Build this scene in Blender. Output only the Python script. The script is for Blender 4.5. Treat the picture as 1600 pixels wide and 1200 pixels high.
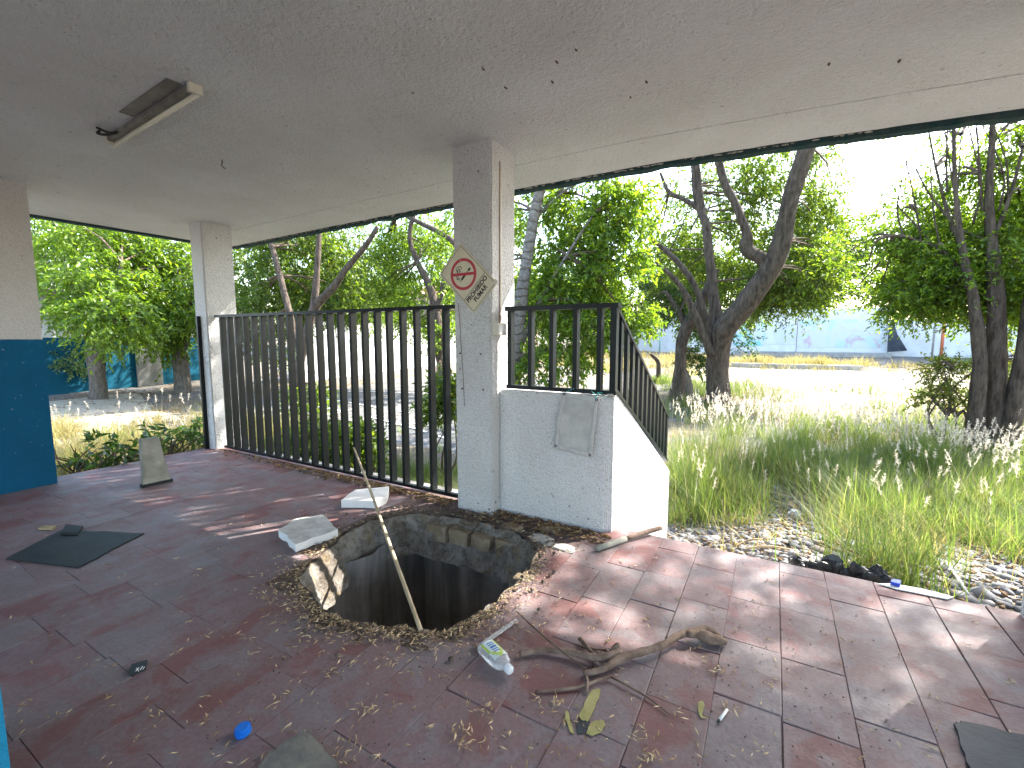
import bpy, bmesh, math, random
import numpy as np
from mathutils import Vector, Matrix, noise
from mathutils.geometry import delaunay_2d_cdt
R = math.radians
random.seed(7); rng = np.random.default_rng(7)
for o in list(bpy.data.objects): bpy.data.objects.remove(o)
sc = bpy.context.scene; COL = sc.collection

# ------------------------------------------------------------------ camera, sky, sun, exposure
FP, PITCH, YAW, EYE = 712.9, R(5.912), R(29.77), 1.45
fwd = Vector((-math.sin(YAW)*math.cos(PITCH), math.cos(YAW)*math.cos(PITCH), -math.sin(PITCH)))
rgt = Vector((math.cos(YAW), math.sin(YAW), 0)); upv = rgt.cross(fwd)
CAM = Vector((0, 0, EYE))
cd = bpy.data.cameras.new('camera'); cam = bpy.data.objects.new('camera', cd); COL.objects.link(cam)
cam.matrix_world = Matrix(((rgt.x, upv.x, -fwd.x, CAM.x), (rgt.y, upv.y, -fwd.y, CAM.y), (rgt.z, upv.z, -fwd.z, CAM.z), (0, 0, 0, 1)))
cd.sensor_width = 36; cd.lens = 36*FP/1600; cd.clip_start = .02; cd.clip_end = 600
sc.camera = cam
SUN_AZ, SUN_EL = R(32), R(43.5)          # azimuth from +Y towards +X
sund = Vector((math.sin(SUN_AZ)*math.cos(SUN_EL), math.cos(SUN_AZ)*math.cos(SUN_EL), math.sin(SUN_EL)))
w = bpy.data.worlds.new('World'); sc.world = w; w.use_nodes = True
nt = w.node_tree; bg = nt.nodes['Background']; sky = nt.nodes.new('ShaderNodeTexSky'); sky.sky_type = 'NISHITA'
sky.sun_disc = False; sky.sun_elevation = SUN_EL; sky.sun_rotation = SUN_AZ; sky.air_density = 1.2; sky.dust_density = 2.0
nt.links.new(sky.outputs[0], bg.inputs[0]); bg.inputs[1].default_value = .15
sl = bpy.data.lights.new('sun', 'SUN'); sl.energy = 3.6; sl.angle = R(.53); sl.color = (1, .95, .86)
so = bpy.data.objects.new('sun', sl); COL.objects.link(so); so.rotation_euler = (-sund).to_track_quat('-Z', 'Y').to_euler()
sc.view_settings.view_transform = 'Standard'; sc.view_settings.look = 'None'; sc.view_settings.gamma = 1
sc.view_settings.use_curve_mapping = False; sc.view_settings.exposure = 2.75

# ------------------------------------------------------------------ helpers
def ray(px, py): return fwd + rgt*((px-800)/FP) - upv*((py-600)/FP)
def atz(px, py, z=0): d = ray(px, py); return CAM + d*((z-EYE)/d.z)
def aty(px, py, Y): d = ray(px, py); return CAM + d*(Y/d.y)
def atx(px, py, X): d = ray(px, py); return CAM + d*(X/d.x)
def sstep(a, b, t):
    t = min(1, max(0, (t-a)/(b-a))); return t*t*(3-2*t)
def gh(x, y):
    z = -.95 + .029*max(0, y-6) + .03*max(0, -x-6)
    z += .70*sstep(-.75, .35, x)*(1-sstep(3.5, 7.5, y))
    z += .62*sstep(6.2, 6.8, -x)*(1-sstep(11, 16, -x))*(1-sstep(4.2, 7.5, y))
    z += .05*noise.noise((x*.45, y*.45, 1.7)) + .02*noise.noise((x*1.7, y*1.7, 4))
    return z
def hit(px, py):
    d = ray(px, py); t = 2.0
    while t < 300:
        q = CAM + d*t
        if q.z < gh(q.x, q.y): return q
        t *= 1.004
    return q

def link(o, parent=None):
    COL.objects.link(o)
    if parent: o.parent = parent
    return o
def tag(o, label=None, cat=None, group=None, kind=None):
    if label: o['label'] = label
    if cat: o['category'] = cat
    if group: o['group'] = group
    if kind: o['kind'] = kind
    return o
def thing(name, label, cat, loc=(0, 0, 0), group=None):
    o = bpy.data.objects.new(name, None); o.location = loc; o.empty_display_size = .1; link(o)
    return tag(o, label, cat, group)
def inv(parent):
    m = parent.matrix_basis.copy(); p = parent.parent
    while p: m = p.matrix_basis @ m; p = p.parent
    return m.inverted()
def setmesh(name, me, mat, parent=None, smooth=False, world=True):
    """geometry is written in world coordinates; a child gets it in its parent's"""
    if isinstance(mat, (list, tuple)):
        for m in mat: me.materials.append(m)
    elif mat: me.materials.append(mat)
    o = bpy.data.objects.new(name, me); link(o, parent)
    if parent and world: me.transform(inv(parent))
    elif not parent and world and len(me.vertices):      # origin at the base of the thing
        n = len(me.vertices); a = np.empty(n*3, np.float32); me.vertices.foreach_get('co', a); a = a.reshape(-1, 3)
        c = Vector(((a[:, 0].min()+a[:, 0].max())/2, (a[:, 1].min()+a[:, 1].max())/2, a[:, 2].min()))
        me.transform(Matrix.Translation(-c)); o.location = c
    if smooth: me.polygons.foreach_set('use_smooth', np.ones(len(me.polygons), bool))
    me.update()
    return o
def obj(name, bm, mat, parent=None, smooth=False, bevel=0, seg=2):
    if bevel: bmesh.ops.bevel(bm, geom=[e for e in bm.edges if e.calc_face_angle(0) > .6], offset=bevel, segments=seg, affect='EDGES', clamp_overlap=True)
    bmesh.ops.recalc_face_normals(bm, faces=bm.faces)
    me = bpy.data.meshes.new(name); bm.to_mesh(me); bm.free()
    return setmesh(name, me, mat, parent, smooth)
def npobj(name, V, F, mat, parent=None, smooth=False):
    """fast mesh from arrays; F is (n,3) or (n,4)"""
    V = np.asarray(V, np.float32); F = np.asarray(F, np.int32); k = F.shape[1]
    me = bpy.data.meshes.new(name); me.vertices.add(len(V)); me.vertices.foreach_set('co', V.ravel())
    me.loops.add(F.size); me.loops.foreach_set('vertex_index', F.ravel())
    me.polygons.add(len(F)); me.polygons.foreach_set('loop_start', np.arange(0, F.size, k, dtype=np.int32))
    me.polygons.foreach_set('loop_total', np.full(len(F), k, np.int32)); me.update(calc_edges=True)
    return setmesh(name, me, mat, parent, smooth)
def bx(bm, x0, x1, y0, y1, z0, z1, M=None):
    vs = [bm.verts.new((x, y, z)) for x in (x0, x1) for y in (y0, y1) for z in (z0, z1)]
    if M: 
        for v in vs: v.co = M @ v.co
    for f in ((0, 1, 3, 2), (4, 6, 7, 5), (0, 4, 5, 1), (2, 3, 7, 6), (0, 2, 6, 4), (1, 5, 7, 3)): bm.faces.new([vs[i] for i in f])
    return vs
def box(name, mat, parent, x0, x1, y0, y1, z0, z1, bevel=0, M=None):
    bm = bmesh.new(); bx(bm, x0, x1, y0, y1, z0, z1, M); return obj(name, bm, mat, parent, bevel=bevel)
def prism(bm, pts, z0, z1):
    a = [bm.verts.new((p[0], p[1], z0)) for p in pts]; b = [bm.verts.new((p[0], p[1], z1)) for p in pts]; n = len(pts)
    bm.faces.new(a[::-1]); bm.faces.new(b)
    for i in range(n): bm.faces.new((a[i], a[(i+1) % n], b[(i+1) % n], b[i]))
def tube_arrays(pts, rad, ns=8, rough=0, cap=True, sub=1, seed=0):
    P = [Vector(p) for p in pts]; r = list(rad)
    if sub > 1:                                              # Catmull-Rom refinement
        Q, q = [], []
        for i in range(len(P)-1):
            p0, p1, p2, p3 = P[max(i-1, 0)], P[i], P[i+1], P[min(i+2, len(P)-1)]
            for k in range(sub):
                t = k/sub
                Q.append(.5*((2*p1)+(p2-p0)*t+(2*p0-5*p1+4*p2-p3)*t*t+(3*p1-p0-3*p2+p3)*t**3)); q.append(r[i]*(1-t)+r[i+1]*t)
        Q.append(P[-1]); q.append(r[-1]); P, r = Q, q
    V, F = [], []; n = len(P); N = None
    for i in range(n):
        T = (P[min(i+1, n-1)]-P[max(i-1, 0)]).normalized()
        if N is None: N = T.orthogonal().normalized()
        N = (N - T*N.dot(T)).normalized(); B = T.cross(N)
        for k in range(ns):
            a = 2*math.pi*k/ns; rr = r[i]
            d = N*math.cos(a)+B*math.sin(a)
            if rough: rr *= 1+rough*noise.noise(P[i]*(1.2/max(r[0], .02)*.35)+d*1.3+Vector((seed, 0, 0)))
            V.append(P[i]+d*rr)
    for i in range(n-1):
        for k in range(ns):
            F.append((i*ns+k, i*ns+(k+1) % ns, (i+1)*ns+(k+1) % ns, (i+1)*ns+k))
    if cap:
        V.append(P[0]); V.append(P[-1]); c0, c1 = len(V)-2, len(V)-1
        for k in range(ns):
            F.append((c0, (k+1) % ns, k, c0)); F.append((c1, (n-1)*ns+k, (n-1)*ns+(k+1) % ns, c1))
    return V, F
def add_tube(bm, pts, rad, **kw):
    V, F = tube_arrays(pts, rad if isinstance(rad, (list, tuple)) else [rad]*len(pts), **kw)
    vs = [bm.verts.new(v) for v in V]
    for f in F:
        ids = list(dict.fromkeys(f))
        try: bm.faces.new([vs[i] for i in ids])
        except ValueError: pass
def tube(name, mat, parent, pts, rad, **kw):
    bm = bmesh.new(); add_tube(bm, pts, rad, **kw); return obj(name, bm, mat, parent, smooth=True)

# ------------------------------------------------------------------ materials
class NB:
    def __init__(s, name):
        s.m = bpy.data.materials.new(name); s.m.use_nodes = True; s.t = s.m.node_tree; s.p = s.t.nodes['Principled BSDF']
        s.out = s.t.nodes['Material Output']; s._co = None
    def n(s, typ, ins=None, **kw):
        x = s.t.nodes.new(typ)
        for k, v in kw.items(): setattr(x, k, v)
        for k, v in (ins or {}).items():
            if isinstance(v, bpy.types.NodeSocket): s.t.links.new(v, x.inputs[k])
            else: x.inputs[k].default_value = v
        return x
    def co(s, which='w'):
        if which == 'w':                      # position in the world: no repeats from thing to thing
            if not s._co: s._co = s.n('ShaderNodeNewGeometry').outputs['Position']
            return s._co
        return s.n('ShaderNodeTexCoord').outputs['Object']
    def noise(s, scale, det=4, rough=.6, co=None, dist=0):
        return s.n('ShaderNodeTexNoise', {'Vector': co or s.co(), 'Scale': scale, 'Detail': det, 'Roughness': rough, 'Distortion': dist}).outputs[0]
    def vor(s, scale, co=None, feature='F1', out='Distance', rnd=1):
        return s.n('ShaderNodeTexVoronoi', {'Vector': co or s.co(), 'Scale': scale, 'Randomness': rnd}, feature=feature).outputs[out]
    def ramp(s, f, stops):
        r = s.n('ShaderNodeValToRGB', {'Fac': f}); e = r.color_ramp.elements
        while len(e) < len(stops): e.new(.5)
        for q, (p, c) in zip(e, stops): q.position = p; q.color = (*c, 1) if isinstance(c, tuple) else (c, c, c, 1)
        return r.outputs[0]
    def mix(s, f, a, b, mode='MIX'):
        x = s.n('ShaderNodeMix', data_type='RGBA', blend_type=mode)
        for i, v in ((0, f), (6, a), (7, b)):
            if isinstance(v, bpy.types.NodeSocket): s.t.links.new(v, x.inputs[i])
            elif isinstance(v, tuple): x.inputs[i].default_value = (*v, 1) if len(v) == 3 else v
            else: x.inputs[i].default_value = v
        return x.outputs[2]
    def math(s, op, a, b=0, clamp=False):
        return s.n('ShaderNodeMath', {0: a, 1: b}, operation=op, use_clamp=clamp).outputs[0]
    def bump(s, h, strength=.5, dist=.01, prev=None):
        ins = {'Height': h, 'Strength': strength, 'Distance': dist}
        if prev: ins['Normal'] = prev
        return s.n('ShaderNodeBump', ins).outputs[0]
    def done(s, col=None, rough=.8, normal=None, spec=.3, metal=0, **kw):
        for k, v in (('Base Color', col), ('Roughness', rough), ('Normal', normal), ('Specular IOR Level', spec), ('Metallic', metal)):
            if v is None: continue
            if isinstance(v, bpy.types.NodeSocket): s.t.links.new(v, s.p.inputs[k])
            else: s.p.inputs[k].default_value = (*v, 1) if isinstance(v, tuple) else v
        for k, v in kw.items(): s.p.inputs[k].default_value = v
        return s.m
def rgb(h): return tuple(((int(h[i:i+2], 16)/255+.055)/1.055)**2.4 if int(h[i:i+2], 16) > 10 else int(h[i:i+2], 16)/255/12.92 for i in (0, 2, 4))
M = {}
def stucco(name, base, dark, bscale=55, bstr=.5, spots=.5, dirt=.4, dado=None, crack=0, grain=.6, dadoz=1.43):
    b = NB(name)
    col = b.mix(b.ramp(b.noise(1.3, 6), [(.35, 0), (.75, dirt)]), base, dark)
    col = b.mix(b.ramp(b.noise(95, 4, .65), [(.38, grain), (.5, 0)]), col, dark)
    col = b.mix(b.math('MULTIPLY', b.ramp(b.noise(.8, 7, .75, dist=1.5), [(.54, 0), (.60, .2), (.75, .4)]), dirt), col, dark)
    ck = b.math('MULTIPLY', b.ramp(b.vor(.7, co=b.n('ShaderNodeVectorMath', {0: b.co(), 1: b.n('ShaderNodeTexNoise', {'Vector': b.co(), 'Scale': 3.0, 'Detail': 4}).outputs[1]}, operation='ADD').outputs[0], feature='DISTANCE_TO_EDGE'), [(.003, 1), (.008, 0)]), b.ramp(b.noise(.9, 2), [(.5, 0), (.56, crack)]))
    col = b.mix(ck, col, tuple(c*.6 for c in dark))
    z = b.n('ShaderNodeSeparateXYZ', {0: b.co()}).outputs[2]
    sp = b.math('MULTIPLY', b.ramp(b.vor(9), [(.05, 1), (.12, 0)]), b.ramp(b.noise(2.1, 2), [(.45, 0), (.6, 1)]))
    col = b.mix(b.math('MULTIPLY', sp, spots), col, (.08, .055, .04))
    sp2 = b.math('MULTIPLY', b.ramp(b.vor(30), [(.1, 1), (.2, 0)]), b.ramp(b.noise(3.3, 3), [(.5, 0), (.62, 1)]))
    col = b.mix(b.math('MULTIPLY', sp2, spots*.9), col, (.10, .07, .055))
    if dado:
        zz = b.math('ADD', z, b.math('MULTIPLY', b.noise(9, 3), .012))
        p = b.mix(b.ramp(b.noise(3, 5), [(.4, 0), (.8, .5)]), dado, tuple(c*.6 for c in dado))
        p = b.mix(b.ramp(b.noise(28, 5), [(.69, 0), (.72, .7)]), p, base)
        col = b.mix(b.ramp(b.math('SUBTRACT', zz, dadoz), [(0, 1), (.004, 0)]), col, p)
    h = b.math('ADD', b.math('MULTIPLY', b.noise(bscale, 3, .55), .8), b.math('MULTIPLY', b.noise(bscale*2.6, 3), .5))
    return b.done(col, .88, b.bump(h, bstr, .035), .2)
M['stucco'] = stucco('white_stucco', (.79, .79, .80), (.40, .37, .34), 44, .9, .95, .35)
M['stucco_rough'] = stucco('rough_white_stucco', (.79, .79, .80), (.42, .39, .37), 42, .85, .8, .3)
M['ceiling'] = stucco('ceiling_stucco', (.81, .82, .835), (.58, .56, .53), 34, 1.0, .5, .5, crack=.16, grain=.25)
M['wall_blue'] = stucco('white_wall_with_blue_dado', (.60, .58, .56), (.36, .34, .32), 40, .5, .6, .4, (.004, .09, .185))
M['blue'] = stucco('blue_paint', (.012, .20, .36), (.01, .12, .22), 40, .2, .2, .3)
M['far_wall'] = stucco('white_garden_wall', (.80, .81, .83), (.45, .44, .42), 12, .3, .3, .5)
M['far_blue'] = stucco('far_wall_blue_dado', (.66, .65, .63), (.4, .4, .4), 12, .3, .3, .3, (.004, .075, .125), .72)

def paint_floor():
    b = NB('worn_red_floor_paint'); rnd = b.n('ShaderNodeObjectInfo').outputs['Random']
    red = b.mix(rnd, (.165, .064, .062), (.205, .094, .089))
    grey = b.mix(b.noise(5, 4), (.145, .120, .128), (.225, .190, .200))
    wn = b.noise(4.2, 9, .62, dist=.5); wn = b.math('ADD', wn, b.math('MULTIPLY', b.math('SUBTRACT', rnd, .5), .16))
    x = b.n('ShaderNodeSeparateXYZ', {0: b.co()}).outputs[0]
    wn = b.math('ADD', wn, b.math('MULTIPLY', x, .005))
    col = b.mix(b.ramp(wn, [(.37, .05), (.45, .7), (.50, .45), (.58, .95)]), red, grey)
    col = b.mix(b.ramp(b.noise(60, 3), [(.35, .35), (.6, 0)]), col, (.09, .06, .055))
    col = b.mix(b.ramp(b.noise(1.1, 6, .7), [(.5, 0), (.75, .55)]), col, (.115, .092, .087))
    col = b.mix(b.ramp(b.noise(19, 6, .7), [(.66, 0), (.72, .6)]), col, (.07, .05, .045))
    h = b.math('ADD', b.math('MULTIPLY', b.noise(9, 5), .7), b.math('MULTIPLY', b.noise(70, 3), .25))
    return b.done(col, b.ramp(b.noise(6, 4), [(.3, .42), (.7, .68)]), b.bump(h, .35, .02), .4)
M['floor'] = paint_floor()
def simple(name, c1, c2, scale=8, rough=.8, bstr=.4, bsc=40, spec=.3, metal=0, dist=.01, **kw):
    b = NB(name); col = b.mix(b.ramp(b.noise(scale, 6), [(.32, 0), (.68, 1)]), c1, c2)
    return b.done(col, rough, b.bump(b.noise(bsc, 5), bstr, dist) if bstr else None, spec, metal, **kw)
M['mortar'] = simple('bare_mortar', (.115, .08, .076), (.18, .135, .127), 6, .95, .8, 30, .1)
M['concrete'] = simple('grey_concrete', (.26, .25, .23), (.42, .40, .37), 5, .9, .6, 40, .2)
M['dirt'] = simple('brown_dirt', (.075, .058, .048), (.19, .155, .125), 30, 1, 1, 60, .05, dist=.02)
M['rubble'] = simple('yellowish_rubble', (.15, .115, .075), (.33, .27, .19), 9, .95, 1, 35, .1, dist=.02)
def rimmat():
    b = NB('broken_concrete_rim'); z = b.n('ShaderNodeSeparateXYZ', {0: b.co()}).outputs[2]
    col = b.mix(b.ramp(b.noise(5, 6, .7), [(.38, 0), (.6, 1)]), (.16, .135, .11), (.34, .32, .29))
    col = b.mix(b.ramp(b.noise(8, 5), [(.55, 0), (.68, .7)]), col, (.30, .22, .12)); col = b.mix(b.ramp(b.noise(24, 6, .75), [(.5, 0), (.66, .8)]), col, (.08, .06, .045))
    return b.done(col, .95, b.bump(b.noise(45, 6, .75), 1, .03), .1)
M['rim'] = rimmat()
def pitmat():
    b = NB('pit_wall_concrete'); mp = b.n('ShaderNodeMapping', {'Vector': b.co(), 'Scale': (9, 9, .7)}).outputs[0]
    col = b.mix(b.ramp(b.noise(1, 6, .6, mp), [(.35, 0), (.7, 1)]), (.16, .158, .155), (.36, .35, .335))
    col = b.mix(b.ramp(b.noise(3, 6), [(.45, 0), (.7, .6)]), col, (.09, .075, .06))
    return b.done(col, .9, b.bump(b.noise(14, 6, .7), .9, .04), .2)
M['pit'] = pitmat()
def blackmetal():
    b = NB('black_enamel'); col = b.mix(b.ramp(b.noise(30, 5), [(.60, 0), (.72, .5)]), (.005, .008, .010), (.03, .028, .025))
    return b.done(col, .38, b.bump(b.noise(35, 3), .12, .01), .28)
M['black_metal'] = blackmetal()
M['fascia'] = simple('weathered_teal_fascia', (.012, .05, .055), (.05, .075, .07), 14, .85, .9, 30, .2, dist=.02)
def groundmat():
    b = NB('gravelly_ground')
    peb = b.mix(b.vor(26, out='Color'), (.12, .12, .12), (.22, .215, .21))
    soil = b.mix(b.noise(3, 6), (.13, .10, .07), (.24, .195, .14))
    col = b.mix(b.ramp(b.noise(.6, 5), [(.42, 0), (.58, 1)]), soil, peb)
    col = b.mix(b.ramp(b.noise(9, 6, .7), [(.55, 0), (.75, .7)]), col, (.11, .085, .06))
    h = b.math('SUBTRACT', b.noise(20, 5), b.math('MULTIPLY', b.vor(26), .8))
    return b.done(col, .95, b.bump(h, .8, .04), .15)
M['ground'] = groundmat()
def pebble():
    b = NB('grey_pebble'); r = b.n('ShaderNodeNewGeometry').outputs['Random Per Island']
    col = b.ramp(r, [(0, (.09, .09, .10)), (.4, (.15, .155, .165)), (.75, (.21, .205, .20)), (.9, (.13, .105, .09)), (1, (.32, .31, .30))])
    return b.done(col, .75, b.bump(b.noise(60, 4), .3, .01), .3)
M['pebble'] = pebble()
def leafmat(name, c0, c1, c2, trans=.45, rough=.38, spec=.5, tint=(1.5, 1.7, .7)):
    b = NB(name); r = b.n('ShaderNodeNewGeometry').outputs['Random Per Island']
    col = b.ramp(r, [(0, c0), (.55, c1), (.9, c2), (1, tuple(min(1, c*1.5) for c in c2))])
    t = b.n('ShaderNodeBsdfTranslucent', {'Color': b.mix(1.0, col, (*tint, 1), 'MULTIPLY')})
    b.done(col, rough, None, spec)
    mx = b.n('ShaderNodeMixShader', {0: trans, 1: b.p.outputs[0], 2: t.outputs[0]})
    b.t.links.new(mx.outputs[0], b.out.inputs[0]); return b.m
M['leaf_bright'] = leafmat('bright_green_leaf', (.065, .125, .016), (.105, .175, .022), (.16, .23, .03), .52, .34, .5, (2.1, 2.05, .65))
M['leaf_mid'] = leafmat('mid_green_leaf', (.045, .088, .014), (.080, .130, .02), (.13, .18, .03), .5, .36, .5, (2.1, 2.05, .65))
M['leaf_dark'] = leafmat('dark_green_leaf', (.03, .062, .016), (.05, .092, .022), (.085, .13, .03), .42)
M['leaf_pale'] = leafmat('pale_green_leaf', (.09, .16, .07), (.15, .22, .10), (.2, .27, .13), .5)
M['leaf_yellow'] = leafmat('yellow_green_leaf', (.07, .11, .018), (.12, .15, .025), (.2, .18, .03), .5)
M['grass'] = leafmat('green_grass_blade', (.075, .125, .028), (.115, .172, .042), (.21, .235, .08), .5, .5, .3, (1.4, 1.45, .8))
M['dry_grass'] = leafmat('straw_grass_blade', (.20, .18, .07), (.28, .25, .10), (.38, .33, .15), .45, .6, .2, (1.3, 1.2, .9))
M['plume'] = leafmat('pale_seed_plume', (.48, .43, .36), (.60, .55, .48), (.70, .66, .60), .6, .7, .2, (1.2, 1.15, 1.05))
def bark(name, a, c, s=6):
    b = NB(name); mp = b.n('ShaderNodeMapping', {'Vector': b.co(), 'Scale': (1, 1, .25)}).outputs[0]
    n1 = b.noise(s*2.2, 7, .7, mp); col = b.mix(b.ramp(n1, [(.35, 0), (.66, 1)]), a, c)
    return b.done(col, .92, b.bump(b.math('ADD', n1, b.math('MULTIPLY', b.noise(s*9, 4), .3)), 1, .06), .1)
M['bark'] = bark('brown_bark', (.048, .037, .030), (.16, .125, .10))
def ringbark():
    b = NB('ringed_grey_bark'); z = b.n('ShaderNodeSeparateXYZ', {0: b.co()}).outputs[2]
    zz = b.math('ADD', b.math('MULTIPLY', z, 5.5), b.math('MULTIPLY', b.noise(2.5, 3), 1.6)); fr = b.math('FRACT', zz)
    ring = b.ramp(fr, [(0, 1), (.10, .5), (.22, 0), (.95, 0), (1, 1)]); n1 = b.noise(14, 6, .7)
    col = b.mix(b.ramp(n1, [(.35, 0), (.66, 1)]), (.13, .115, .10), (.27, .245, .215)); col = b.mix(b.math('MULTIPLY', ring, .55), col, (.08, .068, .058))
    return b.done(col, .9, b.bump(b.math('SUBTRACT', n1, b.math('MULTIPLY', ring, .6)), .9, .05), .1)
M['bark_ring'] = ringbark()
M['bark_grey'] = bark('grey_bark', (.09, .08, .068), (.24, .21, .18), 9)
M['twig'] = simple('twig_bark', (.07, .05, .035), (.17, .13, .10), 20, .9, .6, 60, .1)
M['deadwood'] = simple('dead_branch_bark', (.10, .065, .048), (.26, .19, .15), 14, .85, .7, 70, .2)
M['bamboo'] = simple('pale_wooden_stick', (.36, .27, .16), (.50, .40, .27), 9, .6, .3, 60, .3)
M['foam'] = simple('white_foam', (.72, .72, .72), (.80, .80, .80), 9, .8, .35, 120, .3)
M['foam_dirty'] = simple('dusty_foam', (.42, .40, .37), (.66, .65, .62), 12, .9, .5, 90, .2)
M['board'] = simple('weathered_grey_board', (.20, .20, .17), (.36, .35, .30), 7, .9, .5, 30, .2)
M['rubber'] = simple('black_rubber', (.006, .011, .014), (.018, .026, .026), 6, .6, .25, 50, .4)
M['slate'] = simple('dark_slate', (.010, .016, .024), (.026, .036, .048), 7, .55, .3, 40, .4)
M['flagstone'] = simple('grey_flagstone', (.10, .10, .095), (.21, .195, .16), 9, .8, .6, 30, .3)
M['vinyl'] = simple('dusty_white_vinyl', (.36, .355, .34), (.52, .51, .49), 9, .6, .35, 18, .4)
M['vinyl_hem'] = simple('vinyl_hem', (.40, .39, .385), (.52, .515, .50), 12, .6, .3, 30, .4)
def flat(name, c, rough=.5, metal=0, spec=.4): return NB(name).done(c, rough, None, spec, metal)
M['rust'] = flat('rusty_brass', (.07, .035, .03), .5, .6)
M['teal_cord'] = flat('teal_cord', (.02, .30, .30)); M['blue_cap'] = flat('blue_plastic', (.012, .16, .62), .35)
M['navy'] = flat('navy_scrap', (.02, .06, .45), .4); M['tape'] = flat('blue_tape', (.03, .18, .42), .6)
M['sign_plate'] = simple('yellowed_sign_plate', (.60, .54, .40), (.68, .62, .48), 9, .5, 0, 40, .4)
M['sign_red'] = simple('faded_red_print', (.42, .028, .05), (.50, .05, .08), 20, .5, 0, 40, .4); M['sign_black'] = flat('black_print', (.012, .012, .014), .5)
M['conduit'] = simple('brown_conduit', (.20, .13, .11), (.34, .26, .24), 9, .6, .1, 40)
M['ivory'] = flat('ivory_plastic', (.62, .58, .48), .5); M['white_paint'] = simple('white_paint', (.66, .66, .65), (.76, .76, .75), 5, .6, .2, 30)
M['lamp_metal'] = simple('dusty_lamp_metal', (.13, .12, .11), (.24, .225, .2), 8, .6, .1, 40); M['tube'] = flat('lamp_tube_glass', (.80, .76, .60), .25)
M['black_wire'] = flat('black_cable', (.012, .012, .012), .5)
M['plastic_black'] = simple('black_plastic_bag', (.006, .007, .009), (.02, .02, .024), 12, .35, .6, 25, .5)
M['white_card'] = flat('white_card', (.74, .74, .72), .6); M['tan'] = simple('tan_stone', (.28, .21, .12), (.40, .31, .19), 20, .9, .5, 60)
M['yellow_leaf'] = simple('dry_yellow_leaf', (.26, .24, .08), (.36, .34, .15), 18, .7, .4, 60)
M['brown_leaf'] = leafmat('dry_brown_leaf', (.12, .07, .035), (.22, .14, .07), (.34, .24, .13), .15, .7, .2, (1, .9, .7))
M['seed'] = leafmat('tan_seed_pod', (.24, .15, .08), (.46, .33, .18), (.62, .49, .30), .1, .6, .3, (1, .95, .8))
M['roof_tile'] = simple('clay_roof', (.30, .14, .09), (.40, .22, .15), 5, .9, .2)
M['grey_metal'] = simple('galvanised_sheet', (.42, .42, .41), (.55, .55, .53), 3, .5, .1, 20, .4, .3)
M['orange'] = flat('orange_paint', (.55, .16, .08), .6); M['green_pipe'] = flat('pale_green_paint', (.35, .55, .50), .6)
def clear(name, c, a):
    b = NB(name); return b.done(c, .12, b.bump(b.noise(22, 3), .25, .01), .5, **{'Transmission Weight': a, 'IOR': 1.2})
M['clear'] = clear('clear_plastic', (.86, .88, .90), .75)
M['cap_clear'] = clear('frosted_cap', (.80, .83, .86), .35)
M['tarp'] = simple('dark_tarp', (.03, .035, .05), (.07, .075, .09), 2, .8, .3, 8)
M['court'] = simple('grey_court_slab', (.10, .10, .10), (.18, .175, .17), 1.5, .95, .4, 20, .1)
M['pale_path'] = simple('pale_concrete_path', (.30, .265, .21), (.42, .38, .31), 1.5, .95, .3, 20, .1)

# ------------------------------------------------------------------ setting: ground
def span(lo, hi, st): return list(np.arange(lo, hi, st))
xs = [-160, -110, -80, -60, -48, -40, -34]+span(-30, -9, 1.0)+span(-9, 9, .3)+span(9, 20, 1.0)+[22, 26, 32, 40, 55, 80, 120, 170]
ys = [-60, -30, -15, -8, -4, -2, -1]+span(0, 12, .3)+span(12, 30, .8)+[32, 35, 38, 42, 46, 52, 60, 75, 100, 140, 200, 300]
V = [(x, y, gh(x, y)) for y in ys for x in xs]; nx = len(xs); F = []
for j in range(len(ys)-1):
    for i in range(nx-1):
        cx, cy = (xs[i]+xs[i+1])/2, (ys[j]+ys[j+1])/2
        if -5.9 < cx < 9 and -4 < cy < 2.85: continue
        F.append((j*nx+i, j*nx+i+1, (j+1)*nx+i+1, (j+1)*nx+i))
g = npobj('ground', V, F, M['ground'], smooth=True); tag(g, kind='structure')
def sheet(name, corners, mat, dz=.012, n=(14, 14), kind='structure', rag=0):
    a, b_, c, d = [Vector(p) for p in corners]; V = []; F = []
    for j in range(n[1]+1):
        for i in range(n[0]+1):
            u, v = i/n[0], j/n[1]; p = (a*(1-u)+b_*u)*(1-v)+(d*(1-u)+c*u)*v
            edge = 1 if i in (0, n[0]) or j in (0, n[1]) else 0
            if rag and edge: p = p + Vector((random.uniform(-rag, rag), random.uniform(-rag, rag), 0))
            V.append((p.x, p.y, gh(p.x, p.y)+dz - (.03 if edge else 0)))
    for j in range(n[1]):
        for i in range(n[0]): k = j*(n[0]+1)+i; F.append((k, k+1, k+n[0]+2, k+n[0]+1))
    return tag(npobj(name, V, F, mat, smooth=True), kind=kind)
sheet('paved_court', [(-14.2, 6.2, 0), (-5.2, 7.4, 0), (-5.5, 16.5, 0), (-14.6, 15.6, 0)], M['court'], .03, (26, 26), rag=.1)
sheet('pale_path', [(-3.5, 21, 0), (16, 20.5, 0), (17, 29, 0), (-5.5, 28.5, 0)], M['pale_path'], .03, (16, 16), rag=.3)
sheet('dirt_path', [(-19.5, 2.2, 0), (-9.8, 2.6, 0), (-10.2, 4.6, 0), (-19.5, 7.5, 0)], M['pale_path'], .025, (16, 10), rag=.15)
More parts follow.
